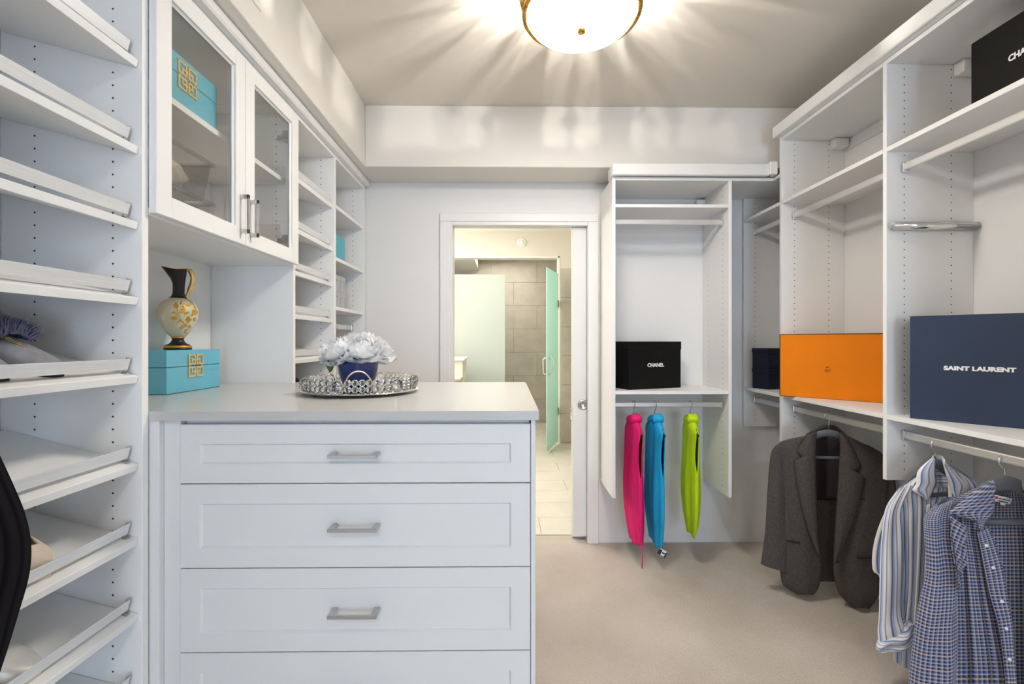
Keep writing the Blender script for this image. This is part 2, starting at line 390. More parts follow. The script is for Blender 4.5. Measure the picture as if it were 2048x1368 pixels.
# cornices of the cabinets
struct(box('trim_2', None, 'lacquer', -.945, -.884, .25, 2.99, 2.318, ZB, .007))
tt = bpy.data.objects.new('trim_3', None); C.objects.link(tt); tt.location = (1.2, 2.6, 2.27); struct(tt)
box('cornice_board', tt, 'lacquer', .605, 1.520, 2.615, 2.645, 2.272, 2.338, .004)
box('cornice_return', tt, 'lacquer', .605, .628, 2.645, 2.735, 2.272, 2.338, .004)
box('cornice_step', tt, 'lacquer', 1.500, 1.545, 2.598, 2.645, 2.272, 2.346, .004)
t4 = bpy.data.objects.new('trim_4', None); C.objects.link(t4); t4.location = (1.5, 1.6, 2.45); struct(t4)
box('cornice_board', t4, 'lacquer', 1.512, 1.545, .25, 2.600, 2.472, 2.535, .004)
box('cornice_fascia', t4, 'lacquer', 1.5402, 1.5497, .25, 2.594, 2.4722, 2.535, .001)
# bathroom beyond the doorway
struct(box('wall_bath_left', None, 'beigewall', -2.4, -2.3, WF + .12, 7.6, 0, 2.74, 0))
struct(box('wall_bath_right', None, 'beigewall', 1.6, 1.7, WF + .12, 7.6, 0, 2.74, 0))
struct(box('wall_bath_near', None, 'beigewall', -2.4, WL - .12, WF + .12, WF + .16, 0, 2.74, 0))
struct(box('ceiling_bath', None, 'bathceil', -2.4, 1.7, WF + .12, 5.94, 2.74, 2.80, 0))
struct(box('ceiling_shower', None, 'bathceil', -2.4, 1.7, 6.06, 7.6, 2.63, 2.80, 0))
struct(box('wall_shower_soffit', None, 'bathceil', -2.3, -.46, 6.07, 7.5, 2.47, 2.63, 0))
sf = bpy.data.objects['wall_shower_soffit']
for k in range(2): box('tile', sf, 'stone', -.459, -.449, 6.08 + k * .71, 6.785 + k * .71, 2.468, 2.628, .001)
m = MB().box(-2.4, 1.7, 5.94, 6.06, 2.42, 2.74).box(.69, 1.7, 5.94, 6.06, 0, 2.42)
struct(obj('wall_bath_header', m, 'beigewall', base=(0, 5.94, 0)))
box('header_edge', bpy.data.objects['wall_bath_header'], 'jamb', -2.3, .69, 5.935, 6.065, 2.395, 2.42, .003)
box('jamb_edge', bpy.data.objects['wall_bath_header'], 'jamb', .665, .695, 5.935, 6.065, 0, 2.42, .003)
fl = struct(box('floor_bath', None, 'grout', -2.4, 1.7, 3.06, 7.6, -.05, .000, 0))
for j, y in enumerate([3.13 + .305 * k for k in range(14)]):
    for i in range(7):
        x0 = -2.2 + i * .61 + (.30 if j % 2 else 0)
        if -.75 < x0 + .6 and x0 < 1.1:
            box('tile', fl, 'floortile', x0, x0 + .6065, y, min(y + .3015, 7.48), 0, .006, .0012)
wb = struct(box('wall_shower_far', None, 'grout', -2.4, 1.7, 7.5, 7.6, 0, 2.63, 0))
for j in range(7):
    for i in range(5):
        x0 = -1.75 + i * .75 + (.37 if j % 2 else 0)
        box('tile', wb, 'stone', x0, x0 + .746, 7.488, 7.5, j * .38, min(2.628, j * .38 + .377), .0015)
wh = bpy.data.objects['wall_bath_header']
for j in range(6):
    box('tile', wh, 'stone', .696, 1.28, 5.928, 5.94, .01 + j * .375, .01 + j * .375 + .372, .0015)
sp = thing('sprinkler_cover', 'small white round cover plate on the beige wall above the shower', 'cover plate', (.20, 5.94, HC + 1.27))
q = frame_m((.20, 5.94, HC + 1.27), (1, 0, 0), (0, 0, 1))
mm = MB().lathe([(.001, .016), (.030, .016), (.034, .012), (.036, .004)], 24, cap1=False); mm.v = [q @ p for p in mm.v]; obj('rose', mm, 'plastic', sp, smooth=True)
mm = MB().lathe([(.034, .006), (.040, .012), (.056, .010), (.060, 0)], 28, cap0=False, cap1=False); mm.v = [q @ p for p in mm.v]; obj('ring', mm, 'plastic', sp, smooth=True)
# frosted shower panels
g = thing('shower_screen', 'fixed pale frosted glass panel standing in front of the stone shower wall', 'glass panel', (-.9, 6.0, 0))
box('pane', g, 'frost', -1.85, -.02, 5.995, 6.007, .012, HC + .868, .001)
box('floor_channel', g, 'nickel', -1.85, -.02, 5.988, 6.014, .006, .03, .001)
g = thing('shower_door', 'open green frosted glass shower door with a chrome loop handle', 'shower door', (.66, 5.92, 0))
A, B = Vector((.664, 5.905, 0)), Vector((.468, 5.36, 0)); xd = (B - A).normalized(); L = (B - A).length
q = frame_m(A, xd, (0, 0, 1))
mm = MB().box(.02, L, .035, 2.185, -.005, .005, q); obj('pane', mm, 'frostgreen', g, bevel=.001)
for z in (.42, 1.80):
    obj('hinge', MB().box(-.01, .06, z - .045, z + .045, -.012, .012, q), 'nickel', g, bevel=.002)
hp = []
for sgn in (-1, 1):
    base = [(L - .09, .93), (L - .09, 1.12)]
    pts = [q @ Vector((L - .07, .93, 0)), q @ Vector((L - .07, .93, sgn * .045)), q @ Vector((L - .07, .95, sgn * .062)), q @ Vector((L - .07, 1.10, sgn * .062)), q @ Vector((L - .07, 1.12, sgn * .045)), q @ Vector((L - .07, 1.12, 0))]
    obj('handle', MB().tube(pts, .008, 8), 'chrome', g, smooth=True)
g = thing('pony_wall', 'low half wall with a pale cap in front of the frosted shower panel', 'half wall', (-.9, 5.4, 0))
box('wall_body', g, 'beigewall', -1.6, -.50, 5.25, 5.75, .006, 1.10, .002); box('cap', g, 'bathceil', -1.62, -.475, 5.22, 5.77, 1.10, 1.128, .003)
g = thing('bath_bench', 'stone topped ledge in front of the bathroom half wall', 'ledge', (-.9, 5.05, 0))
box('bench_body', g, 'stone', -1.6, -.52, 4.90, 5.245, .006, .90, .002); box('bench_top', g, 'stone', -1.6, -.49, 4.88, 5.245, .90, .925, .003)
# grille at the top of the left wall
g = thing('vent_grille', 'flat white grille plate high on the wall above the glass cabinet', 'vent', (-.838, 1.42, 2.444))
box('frame', g, 'plastic', -.838, -.832, 1.25, 1.578, 2.444, 2.600, .001)
for k in range(6): box('slat', g, 'plastic', -.833, -.829, 1.27, 1.558, 2.462 + k * .022, 2.474 + k * .022, .001)

# ------------------------------------------------------------------ cabinet parts
PT = .019
def holes(panel, face, x0, z0, z1, sgn=1, cols=(.073, .267), back=1):
    """two columns of peg holes on the face of a panel whose normal is -y"""
    mb = MB()
    for c in cols:
        x = x0 + sgn * c; z = z0 + .045
        while z < z1 - .03:
            k = len(mb.v)
            for a in range(8): mb.v.append(Vector((x + .0026 * math.cos(a * PI / 4), face - .0004 * back, z + .0026 * math.sin(a * PI / 4))))
            mb.f.append(tuple(range(k, k + 8))); z += .032
    return obj('peg_holes', mb, 'hole', panel, kind='stuff')
def rod(parent, p0, p1, z):
    """oval hanging rod with a cup at each end"""
    x0, y0 = p0; x1, y1 = p1; h, wd = .0155, .008
    if abs(x1 - x0) < abs(y1 - y0): r = box('rod', parent, 'rod', x0 - wd, x0 + wd, y0, y1, z - h, z + h, .006, seg=2)
    else: r = box('rod', parent, 'rod', x0, x1, y0 - wd, y0 + wd, z - h, z + h, .006, seg=2)
    for (x, y, s) in ((x0, y0, 1), (x1, y1, -1)):
        if abs(x1 - x0) < abs(y1 - y0): box('rod_cup', r, 'chrome', x - .012, x + .012, min(y, y + s * .013), max(y, y + s * .013), z - .022, z + .019, .004, seg=2)
        else: box('rod_cup', r, 'chrome', min(x, x + s * .013), max(x, x + s * .013), y - .012, y + .012, z - .022, z + .019, .004, seg=2)
    return r

# ---- right hand hanging bays (front plane XR)
UP, RU, LO, RL = HC + .790, HC + .708, HC - .300, HC - .381     # shelf tops and rods
def right_bay(name, label, y0, y1, ztop, zbot, far_face, holes_on=True, rail=True):
    t = thing(name, label, 'closet bay', (XR + .17, (y0 + y1) / 2, 0), 'hanging bays along the wall')
    p = box('side_panel', t, 'melamine', XR, WR, y1, y1 + PT, zbot, ztop, .001)
    if holes_on: holes(p, y1, XR, zbot, ztop)
    box('top_board', t, 'melamine', XR, WR, y0, y1, ztop - PT, ztop, .001)
    box('shelf', t, 'melamine', XR, WR, y0, y1, UP - PT, UP, .001)
    box('shelf', t, 'melamine', XR, WR, y0, y1, LO - PT, LO, .001)
    rod(t, (1.622, y0), (1.622, y1), RU); rod(t, (1.622, y0), (1.622, y1), RL)
    if rail:
        box('hang_rail', t, 'alu', WR - .006, WR, y0, y1, ztop - .085, ztop - .045, .001)
        box('rail_cover', t, 'plastic', XR + .275, WR - .006, y1 - .045, y1, ztop - .072, ztop - PT, .006, seg=2)
    return t
Y1, Y2, Y3 = 1.858, 2.574, 2.986
ZT = 2.472
bA = right_bay('hanging_bay', 'nearest white hanging bay, holding the navy box and the shirts', 1.12, Y1, ZT, .755, Y1)
bB = right_bay('hanging_bay', 'white hanging bay holding the orange box and the grey jacket', Y1 + PT, Y2, ZT, .755, Y2)
bC = right_bay('hanging_bay', 'shadowed corner hanging bay holding two dark navy boxes', Y2 + PT, Y3 - .002, 2.272, .765, Y3, rail=False)
p = box('side_panel', bA, 'melamine', XR, WR, 1.10, 1.12, .755, ZT, .001)
v = obj('valet_rod', MB().tube([(XR + .008, Y1 - .016, HC + .467), (WR - .004, Y1 - .016, HC + .467)], .0165, 16), 'chrome', bA, smooth=False)
for p_ in v.data.polygons: p_.use_smooth = len(p_.vertices) == 4
box('valet_slide', v, 'nickel', XR + .03, WR - .02, Y1 - .0345, Y1 - .032, HC + .468, HC + .474, .0005)
# ---- tower beside the doorway
TX0, TX1, TY = .612, 1.308, 2.654
tw = thing('closet_tower', 'white hanging tower beside the doorway with three bright tops', 'closet tower', ((TX0 + TX1) / 2, 2.83, 0))
ztw, zbw = 2.272, .414
box('side_panel', tw, 'melamine', TX0, TX0 + PT, TY, WF, zbw, ztw, .001)
p = box('side_panel', tw, 'melamine', TX1 - PT, TX1, TY, WF, zbw, ztw, .001)
mb = MB()
for yc in (TY + .073, TY + .267):
    z = zbw + .045
    while z < ztw - .03:
        k = len(mb.v)
        for a in range(8): mb.v.append(Vector((TX1 - PT - .0004, yc + .0026 * math.cos(a * PI / 4), z + .0026 * math.sin(a * PI / 4))))
        mb.f.append(tuple(range(k, k + 8))); z += .032
obj('peg_holes', mb, 'hole', p, kind='stuff')
box('top_board', tw, 'melamine', TX0 + PT, TX1 - PT, TY, WF, ztw - PT, ztw, .001)
box('shelf', tw, 'melamine', TX0 + PT, TX1 - PT, TY, WF, UP + .003 - PT, UP + .003, .001)
box('shelf', tw, 'melamine', TX0 + PT, TX1 - PT, TY, WF, HC - .290 - PT, HC - .290, .001)
rod(tw, (TX0 + PT, 2.73), (TX1 - PT, 2.73), RU); rod(tw, (TX0 + PT, 2.73), (TX1 - PT, 2.73), RL + .002)
box('hang_rail', tw, 'alu', TX0 + PT, TX1 - PT, WF - .006, WF, 2.185, 2.225, .001)
box('rail_cover', tw, 'plastic', TX1 - PT - .055, TX1 - PT, WF - .05, WF - .006, 2.175, 2.24, .006, seg=2)
# corner filler behind the tower and the bay top
box('corner_top', bC, 'melamine', TX1, XR, TY, WF, ztw - PT, ztw, .001)

# ---- left hand cabinets (front plane XL)
SL = .262                                 # slope of the shoe shelves
def shoe_shelf(parent, y0, y1, zf, near=True, xf=XL - .012):
    """slanted shelf whose front lower edge is at height zf, with a flat rail on posts"""
    a = math.atan(SL); xb = WL + .018
    n = Vector((math.sin(a), 0, math.cos(a))); t = Vector((-math.cos(a), 0, math.sin(a)))   # up normal, direction to the back
    f0 = Vector((xf, 0, zf)); Ls = (xf - xb) / math.cos(a)
    q = Matrix(((t.x, 0, n.x, f0.x), (0, 1, 0, 0), (t.z, 0, n.z, f0.z), (0, 0, 0, 1)))
    s = obj('shelf', MB().box(0, Ls, y0, y1, 0, .019, q), 'melamine', parent, bevel=.001)
    obj('shoe_rail', MB().box(.022, .0245, y0 + .03, y1 - .012, .030, .057, q), 'alu', s, bevel=.0004)
    for y in ((y1 - .014, y0 + .03)):
        obj('rail_post', MB().box(.016, .030, y - .006, y + .006, .019, .0235, q).box(.0248, .0285, y - .005, y + .005, .0235, .060, q), 'nickel', s, bevel=.0006)
    return s, q
NY0, NY1 = .30, 1.167
ZTL = 2.318
r1 = thing('shoe_rack', 'tall white shoe rack with slanted railed shelves nearest the viewer', 'shoe rack', (XL - .17, .75, 0))
p = box('side_panel', r1, 'melamine', WL, XL, NY1, NY1 + .020, 0, ZTL, .001); holes(p, NY1, XL, 0, ZTL, -1)
box('side_panel', r1, 'melamine', WL, XL, NY0 - .02, NY0, 0, ZTL, .001)
box('back_panel', r1, 'melamine', WL, WL + .006, NY0, NY1 - .001, .05, ZTL - .02, .0005)
box('top_board', r1, 'melamine', WL, XL, NY0, NY1, ZTL - PT, ZTL, .001)
shelfq = []
for y in (136, 308.5, 459.5, 610.5, 766, 941.5, 1091, 1242, 1394):
    shelfq.append(shoe_shelf(r1, NY0 + .002, NY1 - .001, HC - (y - CY) * 1.155 / F))
# second rack and open shelves toward the far wall
DY, SY, EY = 1.987, 2.461, 2.966
r2 = thing('shoe_rack', 'narrow white shoe rack with slanted railed shelves beyond the glass cabinet', 'shoe rack', (XL - .17, 2.24, 0))
p = box('side_panel', r2, 'melamine', WL, XL, DY, DY + PT, 0, ZTL, .001); holes(p, DY, XL, 1.664, ZTL, -1)
p = box('side_panel', r2, 'melamine', WL, XL, SY, SY + PT, 0, ZTL, .001); holes(p, SY, XL, 0, ZTL, -1)
box('top_board', r2, 'melamine', WL, XL, DY + PT, SY, ZTL - PT, ZTL, .001)
box('back_panel', r2, 'melamine', WL, WL + .006, DY + PT, SY, .05, ZTL - PT, .0005)
rq = []
for y in (417, 502.5, 573.5, 645.6, 719.5, 792):
    rq.append(shoe_shelf(r2, DY + PT + .001, SY - .001, HC - (y - CY) * 2.45 / F))
r3 = thing('shelf_cabinet', 'white open shelf cabinet at the end beside the far wall', 'shelf cabinet', (XL - .17, 2.72, 0))
p = box('side_panel', r3, 'melamine', WL, XL, EY, EY + PT, 0, ZTL, .001); holes(p, EY, XL, 0, ZTL, -1)
box('top_board', r3, 'melamine', WL, XL, SY + PT, EY, ZTL - PT, ZTL, .001)
box('back_panel', r3, 'melamine', WL, WL + .006, SY + PT, EY, .05, ZTL - PT, .0005)
for z in (.735, .4536, .186): box('shelf', r3, 'melamine', WL + .006, XL - .004, SY + PT, EY, HC + z - PT, HC + z, .001)
rod(r3, (XL - .085, SY + PT), (XL - .085, EY), HC + .085)
# ---- glass door cabinet
gc = thing('display_cabinet', 'white wall cabinet with two glass doors above the counter', 'cabinet', (XL - .17, 1.59, 1.65))
CY0, CY1 = NY1 + .020, DY
GZ0, GZ1 = 1.650, 2.290
box('top_board', gc, 'melamine', WL, XL, CY0, CY1, ZTL - PT, ZTL, .001)
box('bottom_board', gc, 'melamine', WL, XL, CY0, CY1, 1.645, 1.664, .001)
bp_ = box('back_panel', gc, 'melamine', WL, WL + .006, CY0 + .001, CY1 - .003, 1.145, ZTL - PT, .0005)
box('shelf', gc, 'melamine', WL + .006, XL - .030, CY0 + .002, CY1 - .002, HC + .690 - PT, HC + .690, .001)
def glass_door(y0, y1, hy, hinge_y):
    x0, x1, fw = XL + .001, XL + .022, .055
    t = box('door', gc, 'lacquer', x0, x1, y0, y0 + fw, GZ0, GZ1, .0025)
    bm = bmesh.new(); bm.from_mesh(t.data); bm.free()
    mb = MB().box(x0, x1, y0, y0 + fw, GZ0, GZ1).box(x0, x1, y1 - fw, y1, GZ0, GZ1).box(x0, x1, y0 + fw, y1 - fw, GZ0, GZ0 + fw).box(x0, x1, y0 + fw, y1 - fw, GZ1 - fw, GZ1)
    old = t.data; t.data = mb.mesh('door', .0018, False, root_loc(gc)); t.data.materials.append(M['lacquer']); bpy.data.meshes.remove(old)
    # bevelled inner bead, glass, pull and hinges
    bead = MB()
    for (a, b, c, d_) in ((y0 + fw, GZ0 + fw, y1 - fw, GZ0 + fw), (y1 - fw, GZ0 + fw, y1 - fw, GZ1 - fw), (y1 - fw, GZ1 - fw, y0 + fw, GZ1 - fw), (y0 + fw, GZ1 - fw, y0 + fw, GZ0 + fw)):
        bead.tube([(x0 + .009, a, b), (x0 + .009, c, d_)], .006, 4)
    obj('glazing_bead', bead, 'lacquer', t)
    box('glass_pane', t, 'glass', x0 + .006, x0 + .009, y0 + fw - .004, y1 - fw + .004, GZ0 + fw - .004, GZ1 - fw + .004, 0)
    z0, z1 = GZ0 + .035, GZ0 + .165
    hb = MB().box(x1, x1 + .028, hy - .0045, hy + .0045, z0, z0 + .014).box(x1, x1 + .028, hy - .0045, hy + .0045, z1 - .014, z1).box(x1 + .022, x1 + .028, hy - .0045, hy + .0045, z0, z1)
    obj('handle', hb, 'nickel', t, bevel=.001)
    for z in (GZ0 + .10, GZ1 - .10):
        s = 1 if hinge_y < (y0 + y1) / 2 else -1
        obj('hinge', MB().box(x0 - .065, x0, hinge_y + min(0, s * .012), hinge_y + max(0, s * .012), z - .012, z + .012).box(x0 - .03, x0, hinge_y + min(0, s * .04), hinge_y + max(0, s * .04), z - .02, z + .02), 'nickel', t, bevel=.002)
glass_door(CY0 - .002, 1.586, 1.586 - .028, CY0 + .001)
glass_door(1.589, 1.988, 1.589 + .028, DY - .001)

# ---- drawer island and its worktop
iz = HC - .1806
ct = box('countertop', None, 'counter', WL + .007, .084, 1.188, 2.020, iz - .0239, iz, .0015, seg=2)
# the counter stops at the rack panels, so it is notched to the bay there
bpy.data.meshes.remove(ct.data)
mb = MB().box(WL + .007, XL - .0005, 1.188, DY - .001, iz - .0239, iz).box(XL - .0005, .084, 1.188, 2.020, iz - .0239, iz)
ct = obj('countertop', mb, 'counter', None, bevel=0)
bm = bmesh.new(); bm.from_mesh(ct.data); bmesh.ops.remove_doubles(bm, verts=bm.verts, dist=1e-5); bm.to_mesh(ct.data); bm.free()
ct.name = 'countertop'; tag(ct, 'smooth white countertop on the drawer island carrying the crystal tray', 'countertop')
isl = thing('drawer_island', 'white island cabinet with recessed panel drawers and bar handles', 'drawer cabinet', (-.42, 1.6, 0))
zt = iz - .0239
KZ = 1.2 / F
fy = 1.205
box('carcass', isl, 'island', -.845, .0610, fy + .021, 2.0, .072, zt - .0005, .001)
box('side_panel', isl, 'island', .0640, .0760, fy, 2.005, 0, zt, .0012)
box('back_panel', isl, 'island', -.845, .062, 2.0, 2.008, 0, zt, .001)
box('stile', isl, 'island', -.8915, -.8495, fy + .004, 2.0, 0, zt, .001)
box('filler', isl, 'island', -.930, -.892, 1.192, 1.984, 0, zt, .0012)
box('toe_kick', isl, 'melamine', -.845, .062, fy + .07, fy + .09, 0, .072, .001)
for (ya, yb) in ((848.5, 966.2), (968.2, 1135), (1137, 1303), (1305, 1471), (1473, 1641)):
    z1, z0 = HC - (ya - CY) * KZ, HC - (yb - CY) * KZ
    x0, x1 = -.848, .0625; fw = .0505
    mb = MB(); k = 0
    # slab front with a chamfered recessed field
    def ring(x0, x1, z0, z1, y): return [Vector((x0, y, z0)), Vector((x1, y, z0)), Vector((x1, y, z1)), Vector((x0, y, z1))]
    rings = [ring(x0, x1, z0, z1, fy + .020), ring(x0, x1, z0, z1, fy + .0018), ring(x0 + .0018, x1 - .0018, z0 + .0018, z1 - .0018, fy),
             ring(x0 + fw, x1 - fw, z0 + fw, z1 - fw, fy), ring(x0 + fw + .0045, x1 - fw - .0045, z0 + fw + .0045, z1 - fw - .0045, fy + .0065)]
    for r_ in rings: mb.v += r_
    for a in range(4):
        for b in range(4): mb.f.append((a * 4 + b, a * 4 + (b + 1) % 4, a * 4 + 4 + (b + 1) % 4, a * 4 + 4 + b))
    mb.f.append((16, 17, 18, 19)); mb.f.append((3, 2, 1, 0))
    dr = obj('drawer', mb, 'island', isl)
    xc, zc = (x0 + x1) / 2, (z0 + z1) / 2; hw = .0605
    hb = MB()
    yf = fy - .030; yb0 = fy + .0065
    for s in (-1, 1):
        xa, xb = xc + s * (hw + .002), xc + s * (hw - .016)
        hb.v; k = len(hb.v)
        for (x_, y_) in ((xa, yb0), (xb + s * .004, yb0), (xb, yf), (xa, yf)):
            for z_ in (zc - .004, zc + .004): hb.v.append(Vector((x_, y_, z_)))
        for f_ in ((0, 1, 3, 2), (2, 3, 5, 4), (4, 5, 7, 6), (6, 7, 1, 0), (0, 2, 4, 6), (1, 7, 5, 3)): hb.f.append(tuple(k + i for i in f_))
    hb.box(xc - hw - .002, xc + hw + .002, yf - .005, yf + .003, zc - .0045, zc + .0045)
    obj('handle', hb, 'nickel', dr, bevel=.0009)
# ------------------------------------------------------------------ ceiling lamp
def leaf_outline(h, wd):
    pts = []
    for k in range(9):
        t = k / 8; base = math.sin(PI * min(1, .12 + t * .95)) ** .7 * (1 - .25 * t)
        pts.append((wd * base * (1 + (.22 if k % 2 else -.12)), h * t))
    return pts
def ceiling_lamp(label, x, y, seed, is_fill=False):
    rnd = random.Random(seed)
    t = thing('ceiling_lamp', label, 'ceiling lamp', (x, y, ZC - .25), 'brass bowl ceiling lamps')
    zr, R = HC + 1.200, .197
    prof = [(R * math.cos(a) ** .62, zr - .052 * math.sin(a) ** .85) for a in [PI / 2 * k / 10 for k in range(10)]] + [(.004, zr - .052)]
    obj('glass_bowl', MB().lathe(prof, 40, (x, y, 0), cap0=False), 'opal_fill' if is_fill else 'opal', t, smooth=True)
    fi = MB().lathe([(.012, zr - .052), (.0165, zr - .055), (.0165, zr - .059), (.0140, zr - .061), (.0140, zr - .066), (.002, zr - .067)], 24, (x, y, 0), cap1=True)
    obj('finial', fi, 'brass', t, smooth=True)
    rope = MB()                                     # twisted rope rim
    for ph in (0, PI):
        pts = []
        for k in range(420):
            a = 2 * PI * k / 420; tw_ = 68 * a + ph
            rr = R + .010 + .0055 * math.cos(tw_)
            pts.append((x + rr * math.cos(a), y + rr * math.sin(a), zr + .004 + .0055 * math.sin(tw_)))
        rope.tube(pts, .0075, 5, closed=True)
    obj('rope_rim', rope, 'brass', t, smooth=True)
    obj('band', MB().lathe([(R + .002, zr), (R + .012, zr + .004), (R + .015, zr + .018), (R + .006, zr + .030), (R + .002, zr + .026), (R + .002, zr)], 64, (x, y, 0), cap0=False, cap1=False), 'brass', t, smooth=True)
    n = 23
    for k in range(n):                              # acanthus leaves of the open crown
        a0 = 2 * PI * k / n + rnd.uniform(-.10, .10); h = rnd.uniform(.095, .135); wd = rnd.uniform(.013, .029); curl = rnd.uniform(.018, .036)
        ol = leaf_outline(h, wd); mb = MB()
        for (wx, hz) in ol:
            v_ = hz / h; rr = R + .010 + curl * v_ ** 2.2 + .008 * math.sin(PI * v_)
            for s in (-1, -.5, 0, .5, 1):
                rad = rr + .010 * (1 - abs(s)) - .004 * math.cos(s * 6)
                aa = a0 + s * wx / R
                mb.v.append(Vector((x + rad * math.cos(aa), y + rad * math.sin(aa), zr + .020 + hz)))
        for j in range(len(ol) - 1):
            for i in range(4): mb.f.append((j * 5 + i, j * 5 + i + 1, j * 5 + 6 + i, j * 5 + 5 + i))
        obj('leaf', mb, 'brass', t, smooth=True, solid=.002)
    obj('canopy', MB().lathe([(.075, ZC - .001), (.075, ZC - .012), (.05, ZC - .024), (.012, ZC - .03), (.008, ZC - .05), (.008, zr - .045)], 32, (x, y, 0)), 'brass', t, smooth=True)
    for k in range(3):
        a = 2 * PI * k / 3 + .7
        px, py = x + .060 * math.cos(a), y + .060 * math.sin(a)
        obj('bulb_socket', MB().tube([(x, y, zr - .03), (x + .04 * math.cos(a), y + .04 * math.sin(a), zr - .02), (px, py, zr + .010)], .009, 8), 'brass', t, smooth=True)
        l = bpy.data.lights.new('bulb', 'POINT'); l.energy = LAMP_BULB * (.6 if is_fill else 1); l.color = LAMP_COL; l.shadow_soft_size = .006
        o = bpy.data.objects.new('bulb_light', l); C.objects.link(o); o.parent = t; o.location = Vector((px, py, zr + .045)) - t.location
    return t
ceiling_lamp('lit opal glass bowl lamp with brass leaf crown on the ceiling', .276, 1.690, 3)
ceiling_lamp('added fill lamp, unseen brass leaf copy behind the viewer', .10, -1.4, 5, True)  # unseen lamp added as fill, built as a copy of the first

# ------------------------------------------------------------------ boxes
def carton(name, label, A, xd, w_, h, dep, z0, m, lid=.0, lid_m=None, group=None, piping=None):
    """box whose front face starts at A (its end towards the doorway) and runs along xd"""
    xd = Vector((xd[0], xd[1], 0)).normalized(); q = frame_m((A[0], A[1], z0), xd, (0, 0, 1))
    t = thing(name, label, 'box', q @ Vector((w_ / 2, 0, -dep / 2)), group)
    e = .0025
    if lid:
        obj('base', MB().box(e, w_ - e, 0, h - lid * .5, -dep + e, -e, q), m, t, bevel=.001)
        obj('lid', MB().box(0, w_, h - lid, h, -dep, 0, q), lid_m or m, t, bevel=.0015)
    else:
        obj('body', MB().box(0, w_, 0, h, -dep, 0, q), m, t, bevel=.0012)
    if piping:
        for (a, b) in (((0, 0), (w_, 0)), ((w_, 0), (w_, h)), ((w_, h), (0, h)), ((0, h), (0, 0))):
            obj('piping', MB().tube([q @ Vector((a[0], a[1], .0002)), q @ Vector((b[0], b[1], .0002))], .0022, 6), piping, t)
    return t, q
t, q = carton('shoe_box', 'large black box with white lettering on the tower shelf by the doorway', (.722, 2.712), (.935, .354), .392, .287, .160, HC - .290, 'black', .05)
text('lettering', 'CHANEL', .030, q @ Matrix.Translation((.196, .143, .0012)), 'ink_white', t, offset=.0011, sx=1.06)
t, q = carton('shoe_box', 'black box with white lettering on the highest shelf near the ceiling', (1.62, 1.585), (0, -1), .32, .245, .20, UP, 'black')
text('lettering', 'CHANEL', .0275, q @ Matrix.Translation((.166, .118, .0012)), 'ink_white', t, offset=.0012, sx=.86)
t, q = carton('gift_box', 'wide bright orange box with dark piping standing on the shelf', (1.500, 2.505), (.722, -.692), .462, .336, .083, LO, 'orange', piping='brown')
text('lettering', 'HERMES', .0085, q @ Matrix.Translation((.217, .149, .0012)), 'ink_brown', t)
text('lettering', 'PARIS', .0065, q @ Matrix.Translation((.217, .1405, .0012)), 'ink_brown', t)
em = MB()
for (a, b, c_, d_) in ((-.008, .008, 0, .002), (-.004, .004, .002, .006), (-.007, -.004, -.003, .001), (.004, .007, -.003, .001)):
    em.box(.217 + a, .217 + b, .162 + c_, .162 + d_, 0, .0012, q)
obj('emblem', em, 'ink_brown', t)
t, q = carton('gift_box', 'large navy blue box with white lettering standing above the shirts', (1.569, 1.770), (.651, -.759), .372, .396, .108, LO, 'navy')
text('lettering', 'SAINT LAURENT', .0205, q @ Matrix.Translation((.187, .199, .0012)), 'ink_white', t, offset=.0012, sx=1.20)
for k, lab in enumerate(('lower dark navy box of the two stacked in the shaded corner', 'upper dark navy box of the two stacked in the shaded corner')):
    carton('storage_box', lab, (1.572, 2.930), (.32, -.947), .125, .127, .15, LO + k * .1275, 'navydark', .028, group='navy boxes in the corner bay')

def emblem(mb, q):
    th = .0062
    def bar(a0, a1, b0, b1, h): mb.box(min(a0, a1), max(a0, a1), min(b0, b1), max(b0, b1), 0, h, q)
    for sx in (-1, 1):
        for sy in (-1, 1):
            def sq(a0, a1, b0, b1, h):
                bar(sx * a0, sx * a1, sy * b0, sy * (b0 + th), h); bar(sx * a0, sx * a1, sy * (b1 - th), sy * b1, h)
                bar(sx * a0, sx * (a0 + th), sy * (b0 + th), sy * (b1 - th), h); bar(sx * (a1 - th), sx * a1, sy * (b0 + th), sy * (b1 - th), h)
            sq(.0025, .040, .0035, .041, .0032); sq(.0027, .0238, .0037, .0247, .0026)
    for sy in (-1, 1): bar(-.0027, .0027, sy * .0190, sy * .0242, .0022)
    for sx in (-1, 1): bar(sx * .029, sx * .034, -.0035, .0035, .0022)
def lacquer_box(label, xf, y0, y1, z0, dep, h):
    t = thing('lacquer_box', label, 'box', (xf - dep / 2, (y0 + y1) / 2, z0), 'turquoise lacquer boxes')
    zl = z0 + h * .61
    box('base', t, 'blue', xf - dep, xf, y0, y1, z0 + .0015, zl - .0008, .0012)
    box('seam', t, 'blue_in', xf - dep + .001, xf - .001, y0 + .001, y1 - .001, zl - .002, zl + .002, 0)
    box('foot_pad', t, 'blue_in', xf - dep + .001, xf - .001, y0 + .001, y1 - .001, z0, z0 + .002, 0)
    box('lid', t, 'blue', xf - dep, xf, y0, y1, zl + .0008, z0 + h, .0012)
    mb = MB(); emblem(mb, frame_m((xf + .0002, (y0 + y1) / 2, zl + .001), (0, 1, 0), (0, 0, 1)))
    obj('emblem', mb, 'emblem', t); return t
lacquer_box('turquoise box with square gold emblem under the painted jug', -1.135, 1.550, 1.835, iz, .130, .149)
lacquer_box('turquoise box with square gold emblem behind the glass cabinet door', -.955, 1.245, 1.528, HC + .690, .24, .146)

